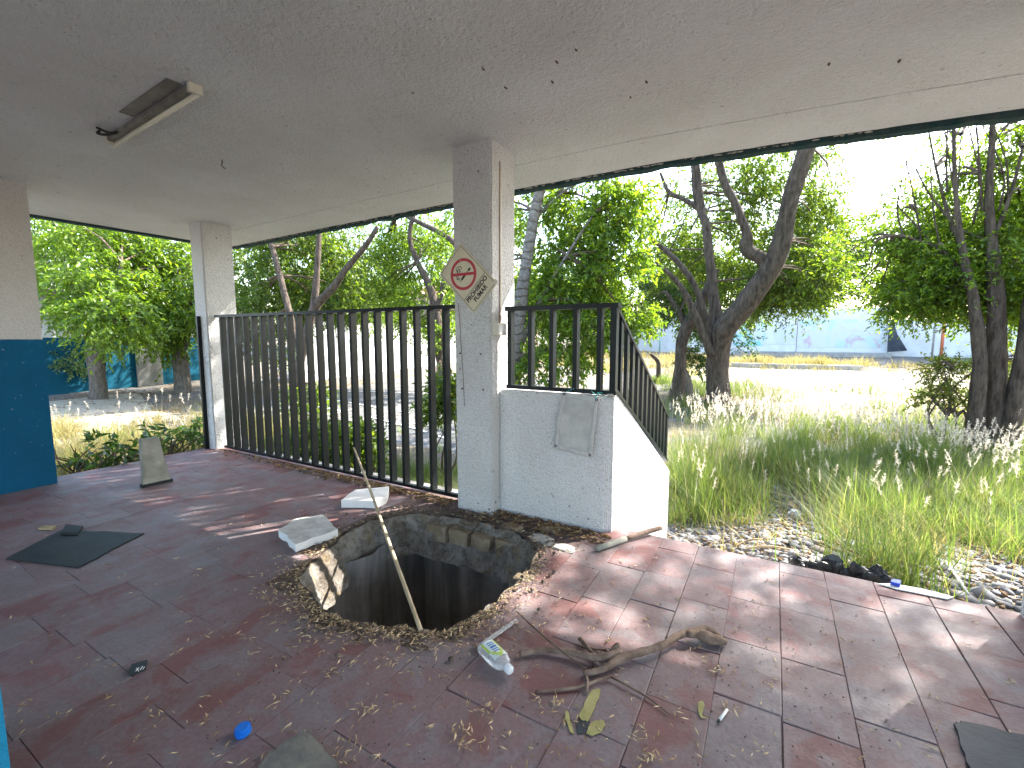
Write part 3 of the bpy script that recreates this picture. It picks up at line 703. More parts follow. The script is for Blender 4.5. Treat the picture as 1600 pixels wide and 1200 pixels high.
slab('slate_tile', W([(1490, 1131), (1500, 1128), (1600, 1150), (1660, 1175), (1640, 1280), (1520, 1225), (1508, 1180)], .01), .003, .012, M['slate'], 'broken dark slate tile lying on the red floor at the corner', 'tile', .006, .002, 4)
slab('flagstone', W([(418, 1180), (445, 1158), (470, 1144), (480, 1146), (508, 1175), (560, 1225), (470, 1300), (380, 1250)], .02), .003, .02, M['flagstone'], 'rough grey flagstone with pale edges lying in front of the blue cap', 'stone', .008, .005, 4)
# leaning concrete board
t0 = Vector((-5.20, 2.06, .0)); bm = bmesh.new()
prof = [(-.11, 0), (.115, .0), (.070, .45), (-.072, .45)]
dirx = (Vector(atz(270, 752))-Vector(atz(225, 762))); dirx.z = 0; dirx.normalize(); nrm = Vector((dirx.y, -dirx.x, 0)); 
if nrm.dot(CAM-t0) < 0: nrm = -nrm
for th_, s in ((0, 1), (1, -1)):
    pass
A = [bm.verts.new(t0+dirx*u+Vector((0, 0, v))-nrm*(v*.22)) for u, v in prof]; B = [bm.verts.new(t0+dirx*u+Vector((0, 0, v))-nrm*(v*.22+.07-.02*v)) for u, v in prof]
bm.faces.new(A); bm.faces.new(B[::-1])
for i in range(4): bm.faces.new((A[i], A[(i+1) % 4], B[(i+1) % 4], B[i]))
bmesh.ops.subdivide_edges(bm, edges=bm.edges[:], cuts=5, use_grid_fill=True)
for v in bm.verts: v.co += Vector((noise.noise(v.co*9), noise.noise(v.co*9+Vector((3, 3, 3))), 0))*.006
tb = thing('board', 'weathered grey board propped upright near the left platform edge', 'board', t0)
obj('panel', bm, M['board'], tb, bevel=.004)
bm = bmesh.new(); q_ = t0+nrm*.012
for u in L(-.172, .172, 1): pass
vs = bx(bm, -.127, .127, -.004, .06, .001, .028)
for v in vs: v.co = t0+dirx*v.co.x-nrm*v.co.y+nrm*.012*0+Vector((0, 0, v.co.z))+nrm*.004
obj('bottom_edge', bm, M['rubber'], tb, bevel=.003)
# long stick across the pit, resting on the rim and on the fence foot
sb = Vector((-1.43, 1.60, .020)); st = aty(553, 700, 3.155)
tag(tube('long_stick', M['bamboo'], None, [sb, sb.lerp(st, .33)+Vector((0, 0, .008)), sb.lerp(st, .66)+Vector((.006, 0, .01)), st], [.011, .0115, .0105, .009], ns=10, sub=5, rough=.1), 'long pale wooden stick lying across the hole with its tip on the fence', 'stick')
t = thing('short_stick', 'short grey wooden stick at the foot of the low parapet', 'stick', atz(935, 856, 0))
p0, p1, p2 = atz(933, 857, .022), atz(978, 842, .022), atz(1033, 825, .03)
tube('shaft', M['deadwood'], t, [p1, p1.lerp(p2, .5)+Vector((0, 0, .004)), p2], [.016, .019, .017], ns=9, sub=4, rough=.15)
tube('pale_tip', M['board'], t, [p0, p1], [.02, .018], ns=9, sub=3, rough=.15)
# bottle
bl = thing('soap_bottle', 'empty clear soap bottle with a faded label lying by the hole', 'bottle', atz(775, 1035, 0))
ba, bb = atz(757, 1008, .036), atz(802, 1052, .034); bd = (bb-ba); bd.z = 0; BLn = .205; bd.normalize(); bs = Vector((-bd.y, bd.x, 0)); bu = Vector((0, 0, 1))
def lathe_oval(name, prof, mat, parent, n=20, smooth=True):
    bm = bmesh.new(); rows = []
    for d, rw, rh in prof:
        rows.append([bm.verts.new(ba+bd*d+bs*(rw*math.copysign(abs(math.cos(k*2*math.pi/n))**.8, math.cos(k*2*math.pi/n)))+bu*(rh*math.copysign(abs(math.sin(k*2*math.pi/n))**.8, math.sin(k*2*math.pi/n))-.002)) for k in range(n)])
    for a_, b2 in zip(rows, rows[1:]):
        for k in range(n): bm.faces.new((a_[k], a_[(k+1) % n], b2[(k+1) % n], b2[k]))
    bm.faces.new(rows[0][::-1]); bm.faces.new(rows[-1]); return obj(name, bm, mat, parent, smooth)
lathe_oval('body', [(-.004, .03, .02), (0, .039, .028), (.012, .042, .031), (.09, .043, .032), (.13, .041, .031), (.152, .033, .026), (.165, .02, .018), (.172, .014, .014)], M['clear'], bl)
lathe_oval('cap', [(.170, .016, .016), (.173, .0185, .0185), (.200, .017, .017), (.203, .014, .014)], M['cap_clear'], bl)
def labelpatch(name, d0, d1, w0, w1, mat, off, fn=None):
    bm = bmesh.new(); nu, nv = 10, 8; g_ = []
    for i in range(nu+1):
        row = []
        for j in range(nv+1):
            d = d0+(d1-d0)*i/nu; w_ = w0+(w1-w0)*j/nv; hgt = .0318*math.sqrt(max(0, 1-(abs(w_)/.0445)**2.4))
            row.append(bm.verts.new(ba+bd*d+bs*w_+bu*(hgt-.002+off)))
        g_.append(row)
    for i in range(nu):
        for j in range(nv):
            u, v = (i+.5)/nu, (j+.5)/nv
            if fn is None or fn(u, v): bm.faces.new((g_[i][j], g_[i+1][j], g_[i+1][j+1], g_[i][j+1]))
    for v in [v for v in bm.verts if not v.link_faces]: bm.verts.remove(v)
    return obj(name, bm, mat, bl, smooth=True)
M['lab_white'] = flat('label_film', (.60, .68, .70), .4); M['lab_green'] = flat('label_lime', (.42, .55, .10), .4); M['lab_blue'] = flat('label_blue', (.03, .16, .42), .4)
labelpatch('label', .018, .135, -.034, .036, M['lab_white'], .0012)
labelpatch('label_band', .018, .135, -.034, .036, M['lab_green'], .0022, lambda u, v: .78 < math.hypot((u-.15)/.85, (v-.5)*1.9) < 1.0)
labelpatch('label_print', .035, .10, -.018, .018, M['lab_blue'], .0022, lambda u, v: (int(u*9) % 2 == 0) and .1 < v < .95)
# clear strip
p0, p1 = atz(757, 1004, .03), atz(808, 968, .012); bm = bmesh.new(); d = (p1-p0).normalized(); s = Vector((-d.y, d.x, 0)).normalized()*.009
for o_ in (s*1.1, -s*1.1): add_tube(bm, [p0+o_, p1+o_*.8], .0035, ns=6)
vs = bx(bm, 0, 1, -1, 1, 0, .001)
for v in vs: v.co = p0.lerp(p1, v.co.x)+s*v.co.y+Vector((0, 0, v.co.z-.001))
tag(obj('plastic_strip', bm, M['clear']), 'clear plastic strip sticking out behind the soap bottle', 'plastic strip')
# dead branch
t = thing('dead_branch', 'crooked dead branch lying on the red floor beside the soap bottle', 'branch', atz(960, 1040, 0))
G = lambda x, y, z: atz(x, y, z)
tube('stem', M['deadwood'], t, [G(812, 1022, .018), G(845, 1016, .02), G(885, 1018, .026), G(925, 1027, .03), G(950, 1026, .035), G(966, 1016, .045)], [.012, .013, .014, .016, .02, .017], ns=9, sub=5, rough=.25)
tube('stem', M['deadwood'], t, [G(912, 1052, .014), G(940, 1047, .02), G(966, 1030, .032), G(990, 1022, .032), G(1030, 1010, .034), G(1062, 993, .04), G(1085, 988, .045), G(1108, 996, .04), G(1135, 1003, .03)], [.011, .013, .019, .016, .0155, .016, .021, .027, .012], ns=10, sub=5, rough=.35)
tube('stem', M['deadwood'], t, [G(1075, 992, .05), G(1102, 984, .05), G(1118, 992, .03), G(1135, 1004, .02)], [.015, .022, .02, .01], ns=8, sub=4, rough=.4)
tube('twig', M['deadwood'], t, [G(906, 998, .016), G(918, 1012, .02), G(935, 1030, .018), G(945, 1042, .012)], [.01, .009, .008, .006], ns=7, sub=4, rough=.3)
tube('twig', M['deadwood'], t, [G(908, 1010, .02), G(930, 1014, .014), G(948, 1015, .01)], [.007, .006, .004], ns=6, sub=3)
tube('knot', M['deadwood'], t, [G(957, 1020, .035), G(964, 1010, .055), G(968, 1008, .062)], [.02, .016, .011], ns=8, sub=3, rough=.4)
tube('twig', M['deadwood'], t, [G(836, 1081, .008), G(880, 1077, .01), G(910, 1072, .012), G(935, 1062, .014), G(955, 1058, .012)], [.005, .007, .007, .006, .004], ns=6, sub=4)
tube('twig', M['deadwood'], t, [G(916, 1082, .008), G(918, 1066, .02), G(915, 1052, .014)], [.005, .006, .005], ns=6, sub=3)
tag(tube('thin_twig', M['twig'], None, [G(807, 955, .02), G(825, 972, .03), G(860, 1003, .055), G(890, 1027, .05), G(916, 1046, .04)], [.0025, .004, .0045, .004, .003], ns=6, sub=4), 'thin straight twig resting across the dead branch', 'twig')
tag(tube('thin_twig', M['twig'], None, [G(955, 1058, .014), G(985, 1074, .012), G(1015, 1092, .008), G(1048, 1118, .005)], [.0045, .004, .0035, .002], ns=6, sub=4), 'thin dark twig pointing away from the dead branch towards the cigarette butt', 'twig')
# small litter, each its own thing
c = atz(380, 1147, 0); bm = bmesh.new(); n = 28
M2 = Matrix.Translation(c+Vector((0, 0, .0165))) @ Matrix.Rotation(R(9), 4, 'X')
bmesh.ops.create_cone(bm, cap_ends=True, segments=n, radius1=.026, radius2=.0245, depth=.030, matrix=M2)
bc = thing('bottle_cap', 'bright blue plastic bottle cap lying on the red floor', 'bottle cap', c)
obj('shell', bm, M['blue_cap'], bc, bevel=.003)
for k in range(n):
    a_ = 2*math.pi*k/n; bm = bmesh.new(); vs = bx(bm, .0252, .0268, -.0012, .0012, -.012, .010, M2 @ Matrix.Rotation(a_, 4, 'Z')); 
    if k == 0: ridge = bm
    else:
        me = bpy.data.meshes.new('x'); bm.to_mesh(me); bm.free(); ridge.from_mesh(me); bpy.data.meshes.remove(me)
obj('grip_ridges', ridge, M['blue_cap'], bc)
pk = slab('paper_packet', W([(202, 1050), (206, 1041), (231, 1034), (228, 1046), (203, 1056)], .004), .002, .012, M['slate'], 'small black crumpled packet with white marks on the red floor', 'packet', .002, .002, 2)
bm = bmesh.new()
for p, q in (((212, 1049), (217, 1043)), ((217, 1049), (213, 1044)), ((219, 1047), (223, 1041)), ((223, 1046), (226, 1042))):
    add_tube(bm, [atz(*p, .0145), atz(*q, .0145)], .0014, ns=4)
obj('printed_mark', bm, M['white_card'], pk)
t = thing('cigarette_butt', 'white cigarette butt on a sunlit spot of the red floor', 'cigarette butt', atz(1130, 1115, 0))
p0, p1, p2 = G(1124, 1125, .006), G(1136, 1109, .006), G(1138, 1106, .006)
tube('paper', M['white_card'], t, [p0, p1], .0055, ns=9); tube('burnt_tip', M['rubber'], t, [G(1121, 1128, .006), p0], [.004, .0055], ns=8)
for i, (pl, lab) in enumerate(((([(920, 1088), (926, 1080), (938, 1079), (936, 1092), (929, 1110), (918, 1130), (908, 1126), (903, 1121), (912, 1106)]), 'largest yellow dried leaf piece below the dead branch'),
    ([(883, 1113), (888, 1114), (893, 1134), (897, 1150), (891, 1146), (884, 1128)], 'narrow curved yellow dried leaf piece, leftmost of the three'),
    ([(926, 1130), (944, 1128), (946, 1136), (938, 1147), (926, 1152), (916, 1148), (919, 1138)], 'rounded yellow dried leaf piece, lowest of the three'))):
    slab('leaf_piece', W(pl), .0035, .0025, M['yellow_leaf'], lab, 'leaf', .003, 0, 3, group='yellow dried leaf pieces on the floor', warp=.004)
slab('leaf_piece', W([(901, 1132), (912, 1124), (922, 1128), (916, 1146), (902, 1149)]), .0032, .0015, M['slate'], 'dark blue grey leaf scrap between the yellow leaf pieces', 'leaf', .003, 0, 3)
slab('leaf_piece', W([(1091, 1099), (1098, 1097), (1101, 1104), (1097, 1120), (1108, 1124), (1096, 1123), (1091, 1114)]), .004, .002, M['yellow_leaf'], 'folded yellow dried leaf left of the cigarette butt', 'leaf', .002, 0, 2, warp=.006)
# rubbish at the platform edge
def crumple(name, c, sx, sy, sz, mat, label, cat, seed=0):
    bm = bmesh.new(); bmesh.ops.create_icosphere(bm, subdivisions=4, radius=1)
    for v in bm.verts:
        n_ = v.co.normalized(); k = .7+.6*noise.noise(n_*1.5+Vector((seed, 0, 0)))+.5*abs(noise.noise(n_*3+Vector((0, seed, 0))))+.22*abs(noise.noise(n_*8+Vector((0, seed, 0))))
        v.co = Vector((n_.x*sx*k, n_.y*sy*k, max(-.2, n_.z)*sz*k))+Vector(c)
    return tag(obj(name, bm, mat), label, cat)
gz_ = lambda x, y: Vector((x, y, gh(x, y)))
c = Vector((.36, 3.47, gh(.36, 3.5)+.12)); crumple('plastic_bag', c, .20, .07, .15, M['plastic_black'], 'crumpled black plastic bag against the platform edge in the gravel', 'plastic bag', 3)
c = Vector((.60, 3.46, gh(.6, 3.5)+.12)); crumple('plastic_bag', c, .17, .06, .15, M['plastic_black'], 'smaller black plastic scrap beside the white strip at the platform edge', 'plastic bag', 8)
slab('white_strip', W([(1372, 914), (1392, 914), (1440, 922), (1490, 935), (1480, 938), (1400, 922)]), .004, .006, M['white_card'], 'thin white strip lying along the platform edge by the gravel', 'strip', .002, .001, 2)
slab('blue_scrap', W([(1391, 914), (1395, 910), (1407, 912), (1406, 918)], .01), .012, .02, M['navy'], 'small blue plastic scrap on the white strip', 'scrap', .002, .002, 2)
c = hit(1241, 806); crumple('paper_ball', c+Vector((0, 0, .03)), .075, .05, .06, M['white_card'], 'crumpled white paper lying on the gravel', 'paper', 5)
for (p, q, lab) in (((1150, 862), (1192, 847), 'bent brown stick on the gravel behind the platform edge, upper of two'), ((1165, 866), (1243, 866), 'straight brown stick on the gravel behind the platform edge, lower of two')):
    a_, b2 = hit(*p)+Vector((0, 0, .06)), hit(*q)+Vector((0, 0, .03))
    tag(tube('fallen_stick', M['bamboo'], None, [a_, a_.lerp(b2, .5)+Vector((0, 0, .03)), b2], [.010, .012, .007], ns=7, sub=4, rough=.2), lab, 'stick', 'fallen sticks by the platform edge')
a_, b2 = hit(1478, 885), hit(1512, 940); tag(tube('pale_stick', M['white_paint'], None, [a_+Vector((0, 0, .04)), b2+Vector((0, 0, .05))], .010, ns=7), 'pale straight stick lying in the gravel near the platform corner', 'stick')

# broken concrete round the far rim of the hole
for i, (px, py, s, mat, lab) in enumerate(((862, 829, .055, 'rubble', 'yellowish broken block at the far right rim of the hole'), (846, 845, .06, 'concrete', 'grey broken concrete block in the far rim of the hole'), (800, 826, .06, 'rubble', 'yellowish brick stub under the pillar at the hole rim'),
      (735, 815, .055, 'dirt', 'earthy lump under the pillar at the hole rim'), (880, 858, .05, 'concrete', 'grey stone chip at the right rim of the hole'), (820, 905, .04, 'rubble', 'small pale stone at the right side of the hole rim'), (682, 803, .05, 'dirt', 'earthy lump at the far corner of the hole'))):
    p = atz(px, py, -.01); bm = bmesh.new(); bmesh.ops.create_icosphere(bm, subdivisions=3, radius=1)
    for v in bm.verts:
        n_ = v.co.normalized(); m_ = max(abs(n_.x), abs(n_.y), abs(n_.z)); k = (.6/m_+.4)*(1+.35*noise.noise(n_*1.7+Vector((i*7, 0, 0)))+.1*noise.noise(n_*6+Vector((i, 0, 0)))); v.co = Vector((n_.x*s*1.5*k, n_.y*s*k, n_.z*s*.42*k))+p
    tag(obj('concrete_chunk', bm, M[mat], smooth=False), lab, 'rubble')
def dirt_band(name, mat, nu, nv, width, hfun, seed, wf):
    V, F = [], []; n = len(hole_r); P = [Vector(p) for p in hole_r]
    for j in range(nv+1):
        for i in range(n):
            a_, b2 = P[i-1], P[(i+1) % n]; d = (b2-a_).normalized(); out = Vector((d.y, -d.x))
            if inside(P[i]+out*.02, hole_r): out = -out
            s = j/nv; p = P[i]+out*(s*width*wf(P[i])-.015)
            V.append((p.x, p.y, hfun(p, s)))
    for j in range(nv):
        for i in range(n): F.append((j*n+i, j*n+(i+1) % n, (j+1)*n+(i+1) % n, (j+1)*n+i))
    return tag(npobj(name, V, F, mat, smooth=True), kind='stuff')
def hd(p, s):
    n_ = noise.noise((p.x*6, p.y*6, 2)); n2 = noise.noise((p.x*23, p.y*23, 5)); n3 = noise.noise((p.x*60, p.y*60, 8))
    n4 = noise.noise((p.x*13, p.y*13, 3))
    return -.004-.020*s+.010*(1-s)+.016*n_*(1-s*.6)+.014*n4+.010*n2+.006*n3
dirt_band('dirt', M['dirt'], 0, 30, .20, hd, 1, lambda P: .45+.75*(1 if P.y < 1.9 else .5)+(.35 if P.y > 2.8 else 0)+.3*noise.noise((P.x*3, P.y*3, 0)))
def collar():
    """ragged masonry lip under the floor edge"""
    V, F = [], []; n = len(hole_r); nv = 18; cx = sum(p[0] for p in hole_r)/n; cy = sum(p[1] for p in hole_r)/n
    for j in range(nv+1):
        for i, p in enumerate(hole_r):
            z = -.004-.30*j/nv; q = Vector((p[0], p[1], z)); d = Vector((cx-p[0], cy-p[1], 0)).normalized(); s_ = j/nv
            far = sstep(2.3, 2.8, p[1])*(1-sstep(-1.5, -1.25, p[0])*.6); lft = sstep(2.2, 2.5, -p[0])
            step = math.floor(q.z*11+1.5*noise.noise(q*4))*.012
            am = 1-.72*lft
            k = .010+am*.045*noise.noise(q*7)+am*.030*noise.noise(q*19)+.014*noise.noise(q*48)-step*.8*am+(far*.13 if far > lft else lft*.09)*s_**.8-(1-max(far, lft))*.05*s_
            V.append(q+d*k+Vector((0, 0, .02*noise.noise(q*14)*(1 if j else 0))))
    for j in range(nv):
        for i in range(n): F.append((j*n+i, (j+1)*n+i, (j+1)*n+(i+1) % n, j*n+(i+1) % n))
    return npobj('broken_rim', V, F, M['rim'], smooth=False)
rim = tag(collar(), kind='structure')

for k in range(6):                                         # the course of blocks under the far edge
    x = -2.36+k*.205+random.uniform(-.01, .01); bm = bmesh.new(); vs = bx(bm, x, x+random.uniform(.15, .195), 2.74+random.uniform(-.02, .02)+.02*k*.6, 3.0, -.16+random.uniform(-.01, .01), -.055+random.uniform(-.02, .012))
    bmesh.ops.subdivide_edges(bm, edges=bm.edges[:], cuts=3, use_grid_fill=True)
    for v in bm.verts: v.co += Vector((noise.noise(v.co*14), noise.noise(v.co*14+Vector((4, 4, 4))), noise.noise(v.co*14+Vector((9, 0, 0)))))*.014
    obj('block', bm, M['rubble'], rim)
# seed pods and dry leaves scattered on the floor
def pods(name, P, L0, L1, mat, fat=.13):
    n = len(P); a_ = rng.uniform(0, 2*np.pi, n); l = rng.uniform(L0, L1, n)/2; ti = rng.normal(0, .18, n)
    d = np.stack([np.cos(a_)*np.cos(ti), np.sin(a_)*np.cos(ti), np.sin(ti)], 1); s = np.stack([-np.sin(a_), np.cos(a_), 0*a_], 1); u = np.cross(d, s)
    P = np.asarray(P); f = fat*2*l[:, None]
    Vt = np.stack([P-d*l[:, None], P+s*f*.5, P+u*f*.35, P-s*f*.5, P-u*f*.35, P+d*l[:, None]*1.1], 1).reshape(-1, 3)
    T = np.array([(0, 1, 2), (0, 2, 3), (0, 3, 4), (0, 4, 1), (5, 2, 1), (5, 3, 2), (5, 4, 3), (5, 1, 4)]); Fa = (T[None]+(np.arange(n)*6)[:, None, None]).reshape(-1, 3)
    return tag(npobj(name, Vt, Fa, mat), kind='stuff')
P = []
while len(P) < 1500:
    i = random.randrange(len(hole_r)); q = hole_r[i]
    if q[1] > 2.2 and random.random() < .75: continue
    a_ = random.uniform(0, 6.28); r = abs(random.gauss(0, .13)); p = (q[0]+r*math.cos(a_), q[1]+r*math.sin(a_))
    if inside(p, hole_r): continue
    P.append((*p, .006+random.uniform(0, .016)))
for _ in range(900):
    px, py = random.uniform(0, 1600), random.uniform(790, 1200); p = atz(px, py); dens = .25+.75*math.exp(-((px-760)/420)**2)
    if random.random() > dens or inside((p.x, p.y), hole_r) or p.y > 3.1: continue
    for k in range(random.choice((1, 1, 1, 2, 4))): P.append((p.x+random.gauss(0, .015), p.y+random.gauss(0, .015), .008))
for px, py in ((725, 1165), (1000, 1150), (1122, 1050), (575, 1110), (1015, 1185), (870, 1100), (430, 925), (415, 935), (720, 1140), (760, 1110)):
    for k in range(14): p = atz(px+random.gauss(0, 10), py+random.gauss(0, 6)); P.append((p.x, p.y, .008+.006*random.random()))
pods('seed_litter', P, .018, .040, M['seed'], .19)
P = []
for _ in range(700):
    i = random.random(); x = -2.35-3.6*abs(random.gauss(0, .45)); y = 3.12-abs(random.gauss(0, .06))
    if x > -6.1: P.append((x, y, .012+.02*random.random()))
for _ in range(260): P.append((random.uniform(-2.0, -.95), 3.14-abs(random.gauss(0, .12)), .008+.01*random.random()))
pods('dry_leaf_litter', P, .03, .07, M['brown_leaf'], .35)
P = []
for _ in range(600):                                       # dark crumbs of soil
    px, py = random.uniform(300, 1400), random.uniform(820, 1200); p = atz(px, py)
    if not inside((p.x, p.y), hole_r) and p.y < 3.2: P.append((p.x, p.y, .006))
for _ in range(2600):
    q = random.choice(hole_r); a_ = random.uniform(0, 6.28); r = abs(random.gauss(0, .2)); p = (q[0]+r*math.cos(a_), q[1]+r*math.sin(a_))
    if not inside(p, hole_r): P.append((*p, .010))
big = []
while len(big) < 230:
    q = random.choice(hole_r)
    if q[1] < 2.5 and random.random() < .8: continue
    a_ = random.uniform(0, 6.28); r = abs(random.gauss(0, .13)); p = (q[0]+r*math.cos(a_), q[1]+r*math.sin(a_))
    if p[1] < 3.04 and not inside(p, hole_r): big.append((*p, .012))
pods('earth_crumbs', big, .012, .04, M['dirt'], .8)
pods('soil_crumbs', P, .004, .013, M['dirt'], .7)

# ------------------------------------------------------------------ far buildings and walls
t = thing('garden_building', 'long low white building with a blue dado behind the left trees', 'building', (-21.3, 6, -.6))
box('wall', M['far_blue'], t, -21.6, -21.0, -8, 11.6, -1.5, 2.9); 
box('roof_edge', M['concrete'], t, -21.9, -20.8, -8.2, 11.8, 2.9, 3.1, .02)
bm = bmesh.new(); n = 40
y0, y1 = atx(214, 580, -20.9).y, atx(254, 580, -20.9).y
vs = []
for i in range(n+1):
    y = y0+(y1-y0)*i/n; x = -20.93+.03*math.cos(i*math.pi); vs.append((bm.verts.new((x, y, -.75)), bm.verts.new((x, y, 1.35))))
for a_, b2 in zip(vs, vs[1:]): bm.faces.new((a_[0], b2[0], b2[1], a_[1]))
r = bmesh.ops.extrude_face_region(bm, geom=bm.faces[:])
for v in r['geom']:
    if isinstance(v, bmesh.types.BMVert): v.co.x -= .03
obj('corrugated_door', bm, M['grey_metal'], t)
gw = tag(box('boundary_wall', M['far_wall'], None, -17.3, -17.0, 12, 31, -1.2, 2.1, .02), 'bright white boundary wall seen through the black fence', 'wall')
t = thing('house', 'pinkish house with a clay roof beyond the bright boundary wall', 'house', (-24, 34, 0))
box('wall', simple('pink_plaster', (.50, .34, .29), (.58, .42, .36), 3, .9, .2, 10), t, -29, -20, 32, 40, -1, 5.2)
bm = bmesh.new(); vs = bx(bm, -29.5, -19.5, 31.5, 40.5, 5.2, 6.6)
for v in vs:
    if v.co.z > 6: v.co.y = 36+(v.co.y-36)*.05
obj('roof', bm, M['roof_tile'], t)
for x in (-27, -23.2): 
    f = box('window', M['white_paint'], t, x, x+1.4, 31.95, 32.0, 2.0, 3.4); box('pane', M['slate'], f, x+.1, x+1.3, 31.93, 31.948, 2.1, 3.3)
# far wall with faded murals
YW = 41
t = thing('mural_wall', 'long pale wall with faded murals at the far end of the yard', 'wall', (4, YW, 0))
def wx(px, py=520): return aty(px, py, YW).x
def wz(px, py): return aty(px, py, YW).z
for p0, p1, top in ((930, 1245, 484), (1246, 1388, 482), (1389, 1700, 497)):
    box('wall_panel', M['far_wall'], t, wx(p0), wx(p1), YW, YW+.3, -1, wz((p0+p1)/2, top), .02)
def mural(name, c1, c2, c3, seed):
    b = NB(name); co = b.n('ShaderNodeMapping', {'Vector': b.co(), 'Location': (seed, 0, 0)}).outputs[0]
    col = b.mix(b.ramp(b.noise(.55, 5, .6, co, .8), [(.44, 0), (.52, 1)]), c1, c2); col = b.mix(b.ramp(b.noise(.9, 5, .7, b.n('ShaderNodeMapping', {'Vector': co, 'Location': (9, 4, 2)}).outputs[0], 1), [(.57, 0), (.62, .8)]), col, c3)
    return b.done(col, .9, None, .1)
for i, (p0, p1, q0, q1, cs) in enumerate(((1142, 1196, 505, 540, ((.62, .68, .70), (.30, .62, .62), (.70, .70, .70))), (1248, 1380, 499, 543, ((.64, .66, .68), (.52, .66, .66), (.58, .42, .44))), (1198, 1244, 506, 538, ((.68, .70, .72), (.60, .64, .70), (.62, .66, .70))))):
    box('mural', mural('mural_paint', *cs, i*11), t, wx(p0), wx(p1), YW-.03, YW-.002, wz((p0+p1)/2, q1), wz((p0+p1)/2, q0))
box('base_kerb', M['concrete'], t, wx(1150), wx(1390), YW-1.2, YW-.04, -.6, .32, .02)
def post(px0, py0, py1, Y, r, mat, label, name='post'):
    a_ = aty(px0, py0, Y); b2 = aty(px0, py1, Y); return tag(tube(name, mat, None, [(a_.x, Y, min(a_.z, gh(a_.x, Y))), (a_.x, Y, b2.z)], r, ns=8), label, 'post')
post(1471, 548, 492, 39.5, .09, M['orange'], 'orange post standing in front of the far pale wall'); post(1457, 548, 490, 39.8, .06, M['concrete'], 'thin grey post left of the orange post by the far wall')
post(1031, 540, 495, 38, .07, M['green_pipe'], 'thin pale green post seen through the trees at the far wall')
bm = bmesh.new(); P0 = [aty(x, y, 40.3) for x, y in ((1390, 505), (1396, 500), (1402, 522), (1418, 548), (1388, 550))]; a_ = [bm.verts.new(p) for p in P0]; f = bm.faces.new(a_); r = bmesh.ops.extrude_face_region(bm, geom=[f])
for v in r['geom']:
    if isinstance(v, bmesh.types.BMVert): v.co.y += .25
tag(obj('tarp', bm, M['tarp']), 'dark tarp hanging from the end of the mural wall', 'tarp')
a_, b2 = hit(1140, 578), hit(1345, 578)
bm = bmesh.new(); bx(bm, a_.x, b2.x, 28.6, 31.5, -.8, -.02)
tag(obj('raised_bed', bm, M['concrete'], bevel=.02), 'low raised concrete bed with yellow grass in front of the far wall', 'raised bed')

# ------------------------------------------------------------------ plants
def leaves(P, D, L, Wd, fold=.25, roll=None):
    """P base points, D directions; one folded leaf (two triangles) each"""
    n = len(P); D = D/np.linalg.norm(D, axis=1, keepdims=True); ref = rng.normal(0, 1, (n, 3)); ref[:, 2] += 1.2
    S = np.cross(D, ref); S /= np.linalg.norm(S, axis=1, keepdims=True)+1e-9; N = np.cross(S, D)
    L = L[:, None]; Wd = Wd[:, None]
    Vt = np.stack([P, P+D*L*.45+S*Wd*.5+N*Wd*fold, P+D*L-N*L*.12, P+D*L*.45-S*Wd*.5+N*Wd*fold], 1).reshape(-1, 3)
    T = np.array([(0, 1, 2), (0, 2, 3)]); Fa = (T[None]+(np.arange(n)*4)[:, None, None]).reshape(-1, 3); return Vt, Fa
def rand_dirs(n):
    v = rng.normal(0, 1, (n, 3)); return v/np.linalg.norm(v, axis=1, keepdims=True)
def crown(clusters, leafL, per, droop=.5, twigL=.55, asp=.38):
    """clusters: (centre, (rx,ry,rz), twigs). Leaves sit along short twigs; returns leaf arrays and twig start/ends"""
    PP, DD, LL_, tw = [], [], [], []
    for c, rad, nt_ in clusters:
        c = np.array(c); rad = np.array(rad); d = rand_dirs(nt_); r = rng.uniform(.35, 1, nt_)**.55; base = c+d*r[:, None]*rad
        lump = np.array([noise.noise((b_[0]*.9, b_[1]*.9, b_[2]*.9)) for b_ in base]); base = base[lump > -.22]; d = d[lump > -.22]
        out = d*np.array([1, 1, .6])+rng.normal(0, .45, d.shape); out[:, 2] -= droop*.4; out /= np.linalg.norm(out, axis=1, keepdims=True)
        ln = rng.uniform(.5, 1.2, len(base))*twigL; tw.append((base, base+out*ln[:, None]))
        k = per; s = (np.arange(k)+.5)/k
        p = base[:, None]+out[:, None]*ln[:, None, None]*s[None, :, None]; p[:, :, 2] -= droop*ln[:, None]*.35*s[None]**2
        dd = out[:, None]*.7+rng.normal(0, .75, p.shape); dd[:, :, 2] -= droop*.55
        p = p.reshape(-1, 3); dd = dd.reshape(-1, 3); PP.append(p); DD.append(dd); LL_.append(rng.uniform(.65, 1.2, len(p))*leafL)
    P, D, L_ = np.concatenate(PP), np.concatenate(DD), np.concatenate(LL_)
    return leaves(P, D, L_, L_*asp), tw
def twig_mesh(tw, r, every=3):
    A = np.concatenate([a_ for a_, _ in tw])[::every]; B = np.concatenate([b_ for _, b_ in tw])[::every]; n = len(A); D = B-A; D /= np.linalg.norm(D, axis=1, keepdims=True)+1e-9
    S = np.cross(D, rng.normal(0, 1, (n, 3))); S /= np.linalg.norm(S, axis=1, keepdims=True); T = np.cross(D, S); A = A-D*.25
    Vt = np.stack([A+S*r, A-S*r*.5+T*r*.87, A-S*r*.5-T*r*.87, B], 1).reshape(-1, 3); F_ = np.array([(0, 1, 3), (1, 2, 3), (2, 0, 3)])
    return Vt, (F_[None]+(np.arange(n)*4)[:, None, None]).reshape(-1, 3)
